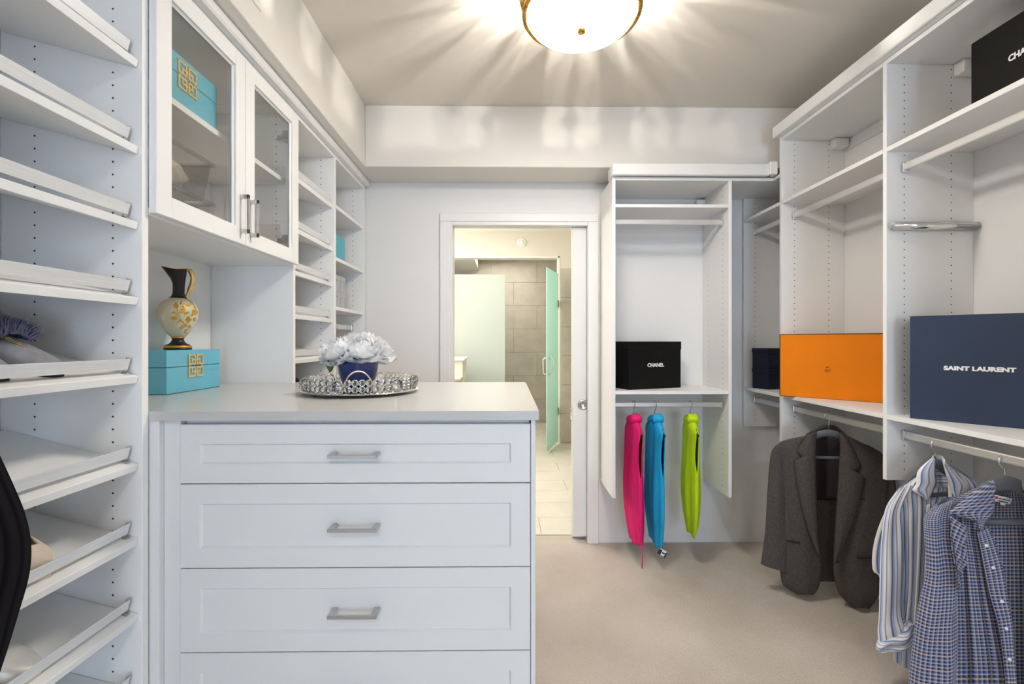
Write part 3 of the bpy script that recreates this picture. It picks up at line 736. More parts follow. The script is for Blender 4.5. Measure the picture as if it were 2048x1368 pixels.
# ------------------------------------------------------------------ painted jug
EX, EY_, EZ = -1.183, 1.671, iz + .149
ew = thing('painted_jug', 'tall cream and black jug with gold leaf painting and gold handle', 'jug', (EX, EY_, EZ))
k_ = .000385
left = Vector((-.815, -.58, 0)); right_ = -left; back_ = Vector((-.58, .815, 0))
kr = k_ * .85
def ering(z, r, off=0): return (z * k_, r * kr, off * kr)
def eloft(rows, n=40, lip=None):
    mb = MB()
    for (z, r, off) in rows:
        for j in range(n):
            a = 2 * PI * j / n; d = right_ * math.cos(a) + back_ * math.sin(a)
            p = Vector((EX, EY_, EZ + z)) + d * r + right_ * off
            if lip: p = lip(p, z, a, r)
            mb.v.append(p)
    for i in range(len(rows) - 1):
        for j in range(n): mb.f.append((i * n + j, i * n + (j + 1) % n, (i + 1) * n + (j + 1) % n, (i + 1) * n + j))
    return mb, n
BODY = [ering(*r) for r in ((118, 62), (130, 78), (160, 106), (200, 135), (240, 160), (280, 178), (320, 188), (350, 189), (380, 184), (410, 172), (435, 152), (455, 126), (470, 100), (482, 76))]
def rad_at(z):
    for a, b in zip(BODY, BODY[1:]):
        if a[0] <= z <= b[0]: return a[1] + (b[1] - a[1]) * (z - a[0]) / (b[0] - a[0])
    return BODY[-1][1]
mb, n = eloft(BODY); mb.f.append(tuple(range(n))[::-1]); obj('body', mb, 'cream', ew, smooth=True)
mb, n = eloft([ering(*r) for r in ((0, 128), (14, 130), (18, 120), (42, 118), (50, 100), (62, 76), (80, 60), (98, 54), (108, 58), (112, 60))]); mb.f.append(tuple(range(n))[::-1]); obj('foot', mb, 'ewer_black', ew, smooth=True)
mb, n = eloft([ering(*r) for r in ((16, 122), (20, 131), (34, 131), (40, 118))]); obj('gold_band', mb, 'gilt', ew, smooth=True)
mb, n = eloft([ering(*r) for r in ((108, 58), (110, 66), (118, 66), (120, 58))]); obj('gold_band', mb, 'gilt', ew, smooth=True)
def lipf(p, z, a, r):
    tz = max(0, (z - .245) / .058); c = math.cos(a)
    if tz > 0:
        p = p + left * (max(0, -c) ** 3 * .020 * tz ** 1.5) + Vector((0, 0, (.010 * max(0, -c) ** 2 + .006 * max(0, c) - .006 * abs(math.sin(a))) * tz ** 2))
    return p
mb, n = eloft([ering(*r) for r in ((480, 78, 0), (488, 70, 0), (500, 60, 2), (530, 52, 5), (580, 51, 7), (620, 54, 7), (660, 63, 4), (700, 76, -2), (735, 86, -8), (755, 92, -12))], lip=lipf); obj('neck', mb, 'ewer_black', ew, smooth=True, solid=.002)
mb, n = eloft([ering(*r) for r in ((752, 92.5, -12), (757, 93, -12))], lip=lipf); obj('gold_lip', mb, 'gilt', ew, smooth=True, solid=.0025)
hp = [(58, 742), (82, 756), (106, 750), (128, 720), (134, 680), (130, 630), (116, 580), (98, 540), (80, 505), (70, 485)]
obj('handle', MB().tube([Vector((EX, EY_, EZ + z * k_)) + right_ * (x * kr) for x, z in hp], lambda s: .0052 + .0035 * math.sin(s * PI) + .0016 * math.sin(s * 40), 10), 'gold', ew, smooth=True)
dec = MB()                                           # raised gilt leaves and stems following the body
def on_body(x, z, lift=.0012):                       # x: lateral zoom px from the axis (towards the handle), z: height px
    r = rad_at(z * k_) + lift; s = max(-.98, min(.98, x * kr / r)); a = math.asin(s)
    return Vector((EX, EY_, EZ + z * k_)) + (right_ * math.sin(a) - back_ * math.cos(a)) * r
def stem(pts, r=.0009): dec.tube([on_body(*p) for p in pts], r, 5)
def leafp(x, z, ang, L, W):
    ca, sa = math.cos(ang), math.sin(ang); k = len(dec.v)
    prof = [(0, 0), (.2, .6), (.45, 1), (.7, .7), (1, 0), (.7, -.75), (.45, -.9), (.2, -.55)]
    for a, b in prof:
        lx, lz = a * L, b * W; dec.v.append(on_body(x + lx * ca - lz * sa, z + lx * sa + lz * ca, .0018))
    dec.f.append(tuple(range(k, k + 8)))
stem([(75, 220), (30, 270), (5, 320), (-10, 380)]); stem([(110, 225), (75, 222), (30, 260)]); stem([(15, 300), (-20, 335), (-50, 340)]); stem([(25, 270), (-10, 250)])
stem([(60, 228), (100, 260), (125, 290)]); stem([(120, 420), (90, 465), (70, 478)]); stem([(10, 330), (40, 370), (50, 400)])
for a in ((-5, 375, 1.9, 60, 22), (15, 335, .75, 75, 22), (0, 290, 3.2, 65, 20), (95, 250, 1.6, 65, 22), (70, 222, 3.5, 60, 16), (40, 262, 2.9, 36, 9), (-10, 330, 2.6, 40, 8),
          (150, 265, 1.5, 40, 14), (60, 320, 1.2, 35, 8), (80, 325, 1.1, 36, 8), (60, 180, .2, 30, 9), (80, 150, 2.5, 30, 7), (40, 400, .4, 44, 14), (70, 410, .1, 40, 12), (20, 415, 1.2, 40, 9), (95, 200, .9, 30, 8), (130, 310, 1.9, 26, 8)):
    leafp(*a)
for r_, z_ in ((30, 345), (24, 352), (15, 340)): leafp(128, z_ - 5, .3, r_ * 1.8, r_ * .9)
stem([(85, 470), (120, 440), (150, 395), (165, 360)], .0016); stem([(95, 468), (128, 438), (158, 392)], .0012)
obj('gilt_decoration', dec, 'gilt', ew)

# ------------------------------------------------------------------ crystal tray, pot and flowers
TCx, TCy = -.512, 1.632
tr = thing('crystal_tray', 'round mirrored tray rimmed with crystal beads under the blue pot', 'tray', (TCx, TCy, iz))
RT = .185
obj('plate', MB().lathe([(.001, iz + .010), (RT + .012, iz + .010), (RT + .014, iz + .013), (RT + .010, iz + .016), (.001, iz + .0155)], 72, (TCx, TCy, 0), cap0=False, cap1=False), 'mirror', tr, smooth=False)
obj('rim_ring', MB().tube([(TCx + (RT + .008) * math.cos(a), TCy + (RT + .008) * math.sin(a), iz + .0135) for a in [2 * PI * k / 72 for k in range(72)]], .0028, 6, closed=True), 'gold', tr, smooth=True)
for k in range(4):
    a = PI / 4 + k * PI / 2
    obj('foot', MB().lathe([(.001, iz), (.004, iz + .001), (.0055, iz + .005), (.004, iz + .009), (.003, iz + .011)], 12, (TCx + .165 * math.cos(a), TCy + .165 * math.sin(a), 0)), 'silver', tr, smooth=True)
def gem(name, r):
    bm = bmesh.new(); bmesh.ops.create_icosphere(bm, subdivisions=2, radius=r); me = bpy.data.meshes.new(name); bm.to_mesh(me); bm.free(); me.materials.append(M['crystal']); return me
def ringmesh(name, R, r):
    m_ = MB().tube([(R * math.cos(a), 0, R * math.sin(a)) for a in [2 * PI * k / 14 for k in range(14)]], r, 4, closed=True); me = m_.mesh(name, smooth=True); me.materials.append(M['silver']); return me
gs, gb = gem('bead', .0098), gem('large_crystal', .0185); rs, rb = ringmesh('bead_setting', .0102, .0011), ringmesh('crystal_setting', .019, .0014)
NB = 54; bigs = {0, 9, 18, 27, 36, 45}
for k in range(NB):
    a = 2 * PI * k / NB + .37; rot = Matrix.Rotation(a - PI / 2, 4, 'Z')
    if k % 9 == 1: continue
    if k in bigs:
        a += PI / NB; rot = Matrix.Rotation(a - PI / 2, 4, 'Z')
        M_ = Matrix.Translation((RT * math.cos(a), RT * math.sin(a), .037)) @ rot
        inst('large_crystal', gb, tr, M_); inst('crystal_setting', rb, tr, M_)
        continue
    for zz in (.027, .0475):
        M_ = Matrix.Translation((RT * math.cos(a), RT * math.sin(a), zz)) @ rot
        inst('bead', gs, tr, M_); inst('bead_setting', rs, tr, M_)
for s in (1, -1):
    c0 = Vector((TCx, TCy, iz + .030)) + Vector((.045, -.178, 0)) * s * .93; tg = Vector((.97, .245, 0))
    out = Vector((.245, -.97, 0)) * s
    pts = [c0 + tg * (.042 * math.cos(a)) + Vector((0, 0, .055 * math.sin(a))) + out * (.006 * math.sin(a)) for a in [PI * k / 16 for k in range(17)]]
    obj('handle', MB().tube(pts, .0026, 8), 'rosegold', tr, smooth=True)
px_, py_, pz_ = -.522, 1.625, iz + .016
pt = thing('flower_pot', 'glossy cobalt blue pot standing on the crystal tray', 'pot', (px_, py_, pz_))
obj('body', MB().lathe([(.001, 0), (.040, 0), (.046, .004), (.056, .025), (.064, .050), (.069, .080), (.0705, .105), (.071, .118), (.0685, .118), (.067, .100), (.060, .096)], 48, (px_, py_, pz_), cap1=False), 'pot', pt, smooth=True)
obj('rim', MB().lathe([(.0708, .110), (.0722, .116), (.0712, .1205), (.068, .1205), (.0675, .112)], 48, (px_, py_, pz_), cap0=False, cap1=False), 'potrim', pt, smooth=True)
obj('soil', MB().lathe([(.001, .102), (.066, .100)], 32, (px_, py_, pz_), cap1=False), 'soil', pt)
def petal_mesh(seed):
    rnd = random.Random(seed); ph = [rnd.uniform(0, 6.28) for _ in range(3)]
    def fn(u, v):
        s = u * 2 - 1; wd = .60 * math.sin(PI * min(.93, .10 + .80 * v)) ** .75
        edge = .07 * math.sin(7 * s + ph[0]) * v ** 3 + .05 * math.sin(15 * s + ph[1]) * v ** 4
        return (s * wd, .20 * s * s * (1 - .3 * v) - .28 * math.sin(PI * v * .9) + .10 * v * v + .06 * math.sin(7 * s + ph[2]) * v ** 2, v + edge - .10 * abs(s) * v)
    me = MB().grid(fn, 10, 9).mesh('petal', smooth=True); me.materials.append(M['petal']); return me
PM = [petal_mesh(k) for k in range(5)]
def bloom(label, c, size, tilt, seed):
    rnd = random.Random(seed)
    fl_ = thing('silk_flower', label, 'flower', c, 'white silk flowers in the pot')
    base = Matrix.Rotation(tilt[1], 4, 'Z') @ Matrix.Rotation(tilt[0], 4, 'X')
    for cnt, ang, sc in ((3, .08, .60), (4, .35, .74), (5, .70, .88), (6, 1.05, 1.02), (7, 1.48, 1.12)):
        for k in range(cnt):
            a = 2 * PI * k / cnt + rnd.uniform(-.25, .25) + ang * 3
            s = size * sc * rnd.uniform(.9, 1.1)
            m_ = base @ Matrix.Rotation(a, 4, 'Z') @ Matrix.Translation((0, -.004, 0)) @ Matrix.Rotation(ang + rnd.uniform(-.1, .1), 4, 'X') @ Matrix.Diagonal((s, s, s, 1))
            inst('petal', PM[rnd.randrange(5)], fl_, m_)
    st = Vector((px_, py_, pz_ + .09)); o_ = obj('stem', MB().tube([st, (st + Vector(c)) / 2 + Vector((0, 0, .004)), Vector(c)], .003, 6), 'leaf', fl_)
    return fl_
zf_ = HC - .056
bloom('white silk bloom drooping toward the shoe rack side of the pot', (px_ - .045, py_ - .040, zf_ + .012), .066, (.60, -.75), 1)
bloom('large white silk bloom over the front of the blue pot', (px_ + .030, py_ - .045, zf_ + .020), .070, (.55, .25), 2)
bloom('white silk bloom at the top of the bouquet', (px_ + .000, py_ + .020, zf_ + .034), .064, (-.15, .3), 3)
bloom('white silk bloom reaching toward the doorway side of the pot', (px_ + .060, py_ + .015, zf_ + .016), .062, (.62, 1.2), 4)
def lf(u, v): s = u * 2 - 1; return (px_ - .083 + s * .013 * math.sin(PI * (.08 + .9 * v)), py_ - .045 + .006 * s * s, zf_ - .004 - .048 * v)
o = obj('flower_leaf', MB().grid(lf, 4, 6), 'leaf', None, smooth=True, solid=.001); tag(o, 'single green leaf hanging over the edge of the blue pot', 'leaf')

# ------------------------------------------------------------------ things behind the glass and on the far shelves
def bin_(label, z0, h, y0, y1):
    t = thing('plastic_bin', label, 'storage bin', (-1.09, (y0 + y1) / 2, z0), 'clear bins behind the glass door')
    xb, xf = -1.235, -.985; e = .012
    mb = MB(); lo = [(xb + e, y0 + e), (xf - e, y0 + e), (xf - e, y1 - e * 1.6), (xb + e, y1 - e * 1.6)]; hi = [(xb, y0), (xf, y0), (xf, y1), (xb, y1)]
    for (x, y) in lo: mb.v.append(Vector((x, y, z0)))
    for (x, y) in hi: mb.v.append(Vector((x, y, z0 + h - .008)))
    mb.f = [(0, 1, 2, 3)] + [(i, (i + 1) % 4, 4 + (i + 1) % 4, 4 + i) for i in range(4)]
    obj('tub', mb, 'bin', t)
    r = MB()
    for (a, b, c_, d_) in ((xb - .008, xf + .010, y0 - .010, y0), (xb - .008, xf + .010, y1, y1 + .012), (xb - .008, xb, y0, y1), (xf, xf + .010, y0, y1)): r.box(a, b, c_, d_, z0 + h - .010, z0 + h)
    obj('rim', r, 'bin', t); return t
bz = 1.664
bin_('lower clear plastic bin with dark books behind the cabinet glass', bz, .118, 1.225, 1.545)
bin_('upper clear plastic bin holding crumpled white cloth behind the cabinet glass', bz + .119, .132, 1.225, 1.545)
for k, (mm_, lab) in enumerate((('bookdark', 'dark book nearest the open shelves in the lower clear bin'), ('bookteal', 'teal book standing in the lower clear bin'), ('bookochre', 'ochre book standing in the lower clear bin'), ('bookdark', 'dark book at the near end of the lower clear bin'))):
    y1 = 1.515 - k * .066
    t = thing('book', lab, 'book', (-1.1, y1 - .03, bz + .002), 'books in the lower clear bin')
    box('cover', t, mm_, -1.21, -1.005, y1 - .062, y1, bz + .003, bz + .095, .002); box('pages', t, 'tagwhite', -1.205, -1.01, y1 - .055, y1 - .007, bz + .090, bz + .0955, 0)
rn = random.Random(11); ph = [(rn.uniform(3, 16), rn.uniform(0, 6), rn.uniform(2, 8), rn.uniform(0, 6)) for _ in range(7)]
def clothf(u, v):
    a = 2 * PI * u; b = PI * (v - .5) * .98
    n_ = sum(math.sin(p * a * .5 * 1.0 // 1 * 1 + q_) * math.sin(r_ * b + s_) for p, q_, r_, s_ in ph) * .03
    n_ = sum(math.sin(round(p) * a + q_ + 2 * b) * math.cos(r_ * b + s_) for p, q_, r_, s_ in ph) * .035
    rr = 1 + n_
    return (-1.072 + .068 * rr * math.cos(b) * math.cos(a), 1.388 + .125 * rr * math.cos(b) * math.sin(a), bz + .119 + .058 + .054 * rr * math.sin(b))
o = obj('folded_cloth', MB().grid(clothf, 64, 30, wrap=True), 'cloth', None, smooth=True); tag(o, 'crumpled off-white cloth bundle inside the upper clear bin', 'cloth')
z4 = HC + .4536
t = thing('album', 'turquoise album standing upright on the open shelf', 'album', (-.985, 2.62, z4))
box('cover', t, 'bluebook', -1.00, -.960, 2.488, 2.745, z4, z4 + .150, .002); box('pages', t, 'tagwhite', -.997, -.963, 2.49, 2.741, z4 + .146, z4 + .1508, 0); box('mark', t, 'blue_in', -.9605, -.9592, 2.585, 2.61, z4 + .075, z4 + .080, 0)
z5 = HC + .186
for k, (yl, lab) in enumerate(((2.775, 'lower silver striped box of the pair on the open shelf'), (2.725, 'upper silver striped box of the pair on the open shelf'))):
    zb_ = z5 + k * .0925
    t = thing('paper_box', lab, 'box', (-1.02, 2.63, zb_), 'silver paper boxes')
    box('base', t, 'greybox', -1.10 + .002, -.952, 2.490, yl - .002, zb_, zb_ + .068, .001); box('lid', t, 'greybox', -1.10, -.950, 2.488, yl, zb_ + .062, zb_ + .092, .0015)
    box('ribbon', t, 'ribbon', -.951, -.9485, 2.52, 2.60, zb_ + .060, zb_ + .067, .0005)
    for yy in (2.56, 2.64, 2.70): box('groove', t, 'nickel', -.952, -.9485, yy, yy + .006, zb_ + .002, zb_ + .090, .0005)

# ------------------------------------------------------------------ shoes
def shoe(name, label, q, L, W, H, m, open_from=.0, open_to=.55, toe=1.0, cat='shoe', group=None, sole='shoe_in', lining='shoe_in', mule=False):
    """shoe pointing along local +x of q (sole on local z = 0)"""
    t = thing(name, label, cat, q @ Vector((0, 0, 0)), group)
    def half(s): return W / 2 * (.62 + .38 * math.sin(PI * min(1, .25 + s * .72)) ** .8 if s < .72 else (.62 + .38 * math.sin(PI * .768) ** .8) * math.sqrt(max(0, 1 - ((s - .72) / .285) ** 2 * toe)))
    def top(s): return H * (1 - .10 * math.sin(PI * s)) if s < .35 else H * (.92 - .62 * ((s - .35) / .65) ** 1.15)
    N = 28; mb = MB(); K = 14
    for i in range(N + 1):
        s = .002 + .996 * i / N; h = half(s); tp = top(s); op = open_from < s < open_to
        wopen = .0 if not op else math.sin(PI * (s - open_from) / (open_to - open_from)) ** .5 * .62
        for j in range(K + 1):
            a = j / K * 2 - 1                       # -1..1 across the upper
            b = a if True else a
            ang = (1 - abs(a)) * PI / 2; sgn = -1 if a < 0 else 1
            lim = max(0, wopen)
            yy = sgn * max(h * lim * .9 if op else 0, h * math.cos(ang) ** .7); zz = tp * math.sin(ang) ** .75 if not op else tp * math.sin(min(ang, PI / 2 * (1 - lim * .35))) ** .75
            mb.v.append(q @ Vector((s * L - L / 2, yy, .008 + zz)))
    for i in range(N):
        s = (i + .5) / N; op = open_from < s < open_to
        for j in range(K):
            if op and j in (K // 2 - 1, K // 2): continue
            k = i * (K + 1) + j; mb.f.append((k, k + 1, k + K + 2, k + K + 1))
    mb.f.append(tuple(range(K + 1)))
    obj('upper', mb, m, t, smooth=True, solid=.003)
    so = MB(); k = 0; pts = [(i / 24) for i in range(25)]
    for z in (0, .009):
        for s in pts: so.v.append(q @ Vector((s * L * 1.02 - L * .51, half(min(.999, s)) * 1.04 + .001, z)))
        for s in reversed(pts): so.v.append(q @ Vector((s * L * 1.02 - L * .51, -half(min(.999, s)) * 1.04 - .001, z)))
    n = 50; so.f.append(tuple(range(n))[::-1]); so.f.append(tuple(range(n, 2 * n)))
    for i in range(n): so.f.append((i, (i + 1) % n, n + (i + 1) % n, n + i))
    obj('sole', so, sole, t)
    return t
def on_shelf(qs, along, y, yaw, lift=.0195):
    """matrix of a shoe on a slanted shelf: 'along' metres back from the front edge, toe towards the rail"""
    t_ = Vector((qs[0][0], qs[1][0], qs[2][0])); n_ = Vector((qs[0][2], qs[1][2], qs[2][2])); o_ = Vector((qs[0][3], 0, qs[2][3]))
    p = o_ + t_ * along + n_ * lift + Vector((0, y, 0))
    xd = (-t_ * math.cos(yaw) + Vector((0, 1, 0)) * math.sin(yaw)).normalized(); zd = n_.normalized(); yd = zd.cross(xd)
    return Matrix(((xd.x, yd.x, zd.x, p.x), (xd.y, yd.y, zd.y, p.y), (xd.z, yd.z, zd.z, p.z), (0, 0, 0, 1)))
def fur(t, q, L, W, H, n, seed):
    rnd = random.Random(seed); mb = MB()
    for _ in range(n):
        s = rnd.uniform(-.5, .10); side = rnd.uniform(-1, 1)
        base = Vector((s * L, side * W * .46, .008 + H * (.98 - .30 * abs(side) ** 2)))
        d = Vector((rnd.uniform(-.5, .35) + (-.5 if s < -.42 else 0), side * .9 + rnd.uniform(-.5, .5), rnd.uniform(.5, 1.2))).normalized() * rnd.uniform(.024, .042)
        w_ = d.orthogonal().normalized() * .0016; w2 = d.cross(w_).normalized() * .0016; k = len(mb.v)
        for p in (base + w_, base - w_ * .5 + w2, base - w_ * .5 - w2): mb.v.append(q @ p)
        mid = base + d * .6
        for p in (mid + w_ * .8, mid - w_ * .4 + w2 * .8, mid - w_ * .4 - w2 * .8): mb.v.append(q @ p)
        mb.v.append(q @ (base + d + Vector((0, side * .004, -.003))))
        for i in range(3): mb.f += [(k + i, k + (i + 1) % 3, k + 3 + (i + 1) % 3, k + 3 + i), (k + 3 + i, k + 3 + (i + 1) % 3, k + 6)]
    obj('fur_trim', mb, 'fur', t, kind='stuff')
q5 = shelfq[4][1]
for y, lab, sd in ((.985, 'grey suede slipper with violet fur trim nearest the rack panel', 1), (.875, 'grey suede slipper with violet fur trim cut by the picture edge', 2)):
    q = on_shelf(q5, .166, y, .10)
    t = shoe('fur_slipper', lab, q, .255, .094, .062, 'suede', .0, .48, group='fur trimmed slippers', sole='shoeblack'); fur(t, q, .255, .094, .062, 2800, sd)
    mb = MB()
    for k in range(11): mb.tube([q @ Vector((.012 + k * .0042, -.022 + .0012 * k, .062 - .0018 * k)), q @ Vector((.014 + k * .0042, -.016 + .0012 * k, .066 - .0018 * k))], .0016, 4)
    obj('ornament', mb, 'gold', t)
q = on_shelf(shelfq[6][1], .155, .965, PI - .35)
shoe('slip_on_shoe', 'beige leather slip-on shoe beside the black ribbed garment', q, .245, .092, .070, 'beige', .03, .62, sole='beige', lining='beige')
q = on_shelf(shelfq[7][1], .150, .93, .05)
shoe('flat_shoe', 'silver leather flat shoe on the lowest visible railed shelf', q, .245, .090, .052, 'silverleather', .03, .60, sole='beige')
q = on_shelf(rq[5][1], .150, 2.10, .0)
shoe('black_pump', 'black leather shoe on the rack just above the counter edge', q, .235, .085, .105, 'shoeblack', .02, .60)
q = on_shelf(rq[5][1], .150, 2.215, .0)
shoe('black_pump', 'second black leather shoe half hidden behind the crystal tray', q, .235, .085, .098, 'shoeblack', .02, .60)
# ------------------------------------------------------------------ garments
def ray(px, py):
    u = (px - CX) / F
    return Vector((u * math.cos(TH) + math.sin(TH), math.cos(TH) - u * math.sin(TH), -(py - CY) / F))
class Hang:
    """upright plane a garment hangs in: through (x, y), its wide direction turned by phi"""
    def __init__(s, x, y, phi):
        s.o = Vector((x, y, 0)); s.xd = Vector((math.cos(phi), -math.sin(phi), 0)); s.n = Vector((-math.sin(phi), -math.cos(phi), 0))
    def at(s, px, py, off=0):                      # measured point of the garment, 'off' metres in front of the plane
        d = ray(px, py); o = s.o + s.n * off
        k = (o.x * s.n.x + o.y * s.n.y) / (d.x * s.n.x + d.y * s.n.y)
        return Vector((0, 0, HC)) + d * k
def cr(pts, t):                                    # smooth curve through points
    n = len(pts) - 1; x = min(max(t, 0), 1) * n; i = min(int(x), n - 1); f = x - i
    p0, p1, p2, p3 = pts[max(0, i - 1)], pts[i], pts[i + 1], pts[min(n, i + 2)]
    return tuple(.5 * (2 * b + (c_ - a) * f + (2 * a - 5 * b + 4 * c_ - d_) * f * f + (3 * b - a - 3 * c_ + d_) * f ** 3) for a, b, c_, d_ in zip(p0, p1, p2, p3))
def lr(pts, t):
    n = len(pts) - 1; x = min(max(t, 0), 1) * n; i = min(int(x), n - 1); f = x - i
    return tuple(a + (b - a) * f for a, b in zip(pts[i], pts[i + 1]))
def zoomer(ox, oy, k): return lambda p: (ox + p[0] * k, oy + p[1] * k)
def sheet(name, parent, hg, rows, m, off=0, bulge=.0, folds=0, fn=5, seed=0, nu=18, nv=30, solid=.003, Z=None, uvs=1, offs=None, tw=0, lin=False):
    """cloth panel; rows are (one edge, other edge) from top to bottom"""
    rows = [(Z(a), Z(b)) if Z else (a, b) for a, b in rows]
    Ls = [r[0] for r in rows]; Rs = [r[1] for r in rows]; rnd = random.Random(seed); ph = [rnd.uniform(0, 6.28) for _ in range(5)]
    def fn_(u, v):
        a, b = (lr(Ls, v), lr(Rs, v)) if lin else (cr(Ls, v), cr(Rs, v)); px, py = a[0] + (b[0] - a[0]) * u, a[1] + (b[1] - a[1]) * u
        o_ = off + bulge * math.sin(PI * u) + (cr([(x,) for x in offs], v)[0] if offs else 0)
        if folds:
            e = min(1, .15 + v * 1.1)
            o_ += folds * e * (math.sin(fn * PI * u + ph[0] + 1.6 * math.sin(2.1 * v + ph[1])) * .6 + math.sin(fn * 1.9 * PI * u + ph[2] + 2.2 * v) * .4)
        return hg.at(px, py, o_)
    w_ = sum((hg.at(*a, off) - hg.at(*b, off)).length for a, b in rows) / len(rows)
    h = sum((hg.at(*a[1], off) - hg.at(*b[1], off)).length for a, b in zip(rows, rows[1:]))
    return obj(name, MB().grid(fn_, nu, nv, lambda u, v: (u * w_ * uvs + tw * v, v * h * uvs)), m, parent, smooth=True, solid=solid)
def sleeve(name, parent, hg, rows, m, off=0, deep=.55, folds=.004, seed=0, nu=28, nv=30, Z=None, solid=0):
    rows = [(Z(a), Z(b)) if Z else (a, b) for a, b in rows]
    Ls = [r[0] for r in rows]; Rs = [r[1] for r in rows]; rnd = random.Random(seed); ph = [rnd.uniform(0, 6.28) for _ in range(5)]
    def fn_(u, v):
        a, b = hg.at(*cr(Ls, v), off), hg.at(*cr(Rs, v), off); c_ = (a + b) / 2; r = (b - a) / 2; ang = 2 * PI * u
        wob = folds * (math.sin(5 * ang + ph[0] + 3 * v) * .5 + math.sin(3 * ang + ph[1] - 5 * v) * .6 + math.sin(v * 17 + 2 * ang + ph[2]) * .45)
        return c_ - r * math.cos(ang) * (1 + wob * 4) + hg.n * (math.sin(ang) * r.length * deep + wob)
    w_ = sum((hg.at(*a, off) - hg.at(*b, off)).length for a, b in rows) / len(rows) * 2.6
    h = sum((hg.at(*a[0], off) - hg.at(*b[0], off)).length for a, b in zip(rows, rows[1:]))
    return obj(name, MB().grid(fn_, nu, nv, lambda u, v: (u * w_, v * h), wrap=True), m, parent, smooth=True, solid=solid)
def hanger(label, hg, Z, hook, neck, bar, low, m='greyplastic', thick=.010, off=0):
    """clothes hanger: wire hook over the rod, shaped shoulder bar and cross bar"""
    P = lambda p, o_=0: hg.at(*Z(p), off + o_)
    t = thing('clothes_hanger', label, 'hanger', P(neck), 'clothes hangers')
    obj('hook', MB().tube([P(p) for p in hook], .0021, 8), 'chrome', t, smooth=True)
    pts = [cr([Z(p) for p in bar], k / 20) for k in range(21)]
    obj('shoulder_bar', MB().tube([hg.at(*p, off) for p in pts], lambda s: thick * (.55 + .9 * math.sin(PI * s)), 10, flat=.55), m, t, smooth=True)
    if low: obj('cross_bar', MB().tube([P(low[0]), P(low[1])], thick * .62, 8, flat=.6), m, t, smooth=True)
    return t

# ---- suit jacket
Z7 = zoomer(1500, 800, .3216)
hj = Hang(1.622, 2.300, .42)
hanger('grey plastic hanger holding the tweed suit jacket', hj, Z7, [(468, 118), (462, 100), (470, 86), (484, 84), (494, 96), (493, 120), (490, 150), (490, 186)], (490, 190), [(255, 285), (380, 232), (490, 205), (600, 240), (740, 300)], ((300, 352), (690, 366)), thick=.013)
j = thing('suit_jacket', 'dark grey brown tweed suit jacket with notched lapels on the rod', 'jacket', hj.at(*Z7((490, 1200))))
sheet('back', j, hj, [((350, 225), (615, 250)), ((215, 285), (800, 330)), ((205, 600), (830, 600)), ((215, 1000), (810, 1000)), ((225, 1120), (800, 1140))], 'tweed', off=-.055, bulge=-.03, folds=.006, fn=3, Z=Z7, seed=2)
sheet('lining', j, hj, [((395, 222), (580, 238)), ((385, 300), (600, 330)), ((385, 450), (600, 470)), ((385, 618), (600, 628))], 'lining', off=-.046, bulge=-.015, folds=.004, fn=3, Z=Z7, seed=3, nv=12)
sheet('front_panel', j, hj, [((352, 224), (413, 200)), ((175, 272), (408, 262)), ((186, 400), (407, 370)), ((195, 620), (414, 600)), ((192, 850), (424, 860)), ((186, 1000), (441, 1000)), ((190, 1085), (444, 1068)), ((208, 1150), (425, 1165)), ((290, 1203), (392, 1212))], 'tweed', off=.012, bulge=.030, folds=.003, fn=2.5, Z=Z7, seed=4, nv=40)
sheet('front_panel', j, hj, [((553, 205), (612, 246)), ((563, 262), (805, 322)), ((557, 390), (855, 420)), ((545, 560), (850, 600)), ((526, 820), (828, 800)), ((519, 1000), (812, 1000)), ((526, 1110), (803, 1130)), ((560, 1210), (799, 1215)), ((640, 1287), (742, 1297))], 'tweed', off=.012, bulge=.030, folds=.003, fn=2.5, Z=Z7, seed=5, nv=40)
sleeve('sleeve', j, hj, [((162, 282), (205, 268)), ((128, 345), (222, 345)), ((108, 560), (232, 560)), ((95, 800), (234, 800)), ((76, 960), (232, 980)), ((66, 1015), (232, 1066))], 'tweed', off=.012, deep=.40, Z=Z7, seed=6)
sleeve('sleeve', j, hj, [((790, 312), (838, 352)), ((812, 420), (890, 470)), ((812, 540), (908, 560)), ((806, 760), (900, 760)), ((798, 1000), (890, 1010))], 'tweed', off=-.005, deep=.40, Z=Z7, seed=7)
sheet('lapel', j, hj, [((350, 222), (412, 196)), ((318, 268), (409, 250)), ((290, 318), (407, 312)), ((321, 356), (406, 352)), ((272, 386), (406, 388)), ((284, 480), (409, 480)), ((318, 660), (415, 660)), ((370, 830), (424, 840)), ((418, 952), (436, 965))], 'tweed', off=.050, bulge=.018, Z=Z7, nu=8, nv=48, lin=True, solid=.005, offs=(.0, .0, .0, .0, .0, .004, .006, .004, 0))
sheet('lapel', j, hj, [((553, 203), (606, 242)), ((561, 270), (645, 320)), ((560, 330), (688, 412)), ((558, 372), (652, 443)), ((556, 410), (713, 486)), ((548, 540), (694, 580)), ((535, 720), (640, 760)), ((525, 920), (575, 925)), ((521, 1010), (532, 1016))], 'tweed', off=.050, bulge=.018, Z=Z7, nu=8, nv=48, lin=True, solid=.005, offs=(.0, .0, .0, .0, .0, .004, .006, .004, 0))
obj('collar', MB().tube([hj.at(*cr([Z7(p) for p in ((352, 228), (405, 196), (450, 176), (490, 172), (530, 178), (565, 205), (608, 246))], k / 24), .030 - .075 * math.sin(PI * k / 24)) for k in range(25)], .015, 8, flat=.35), 'tweed', j, smooth=True)
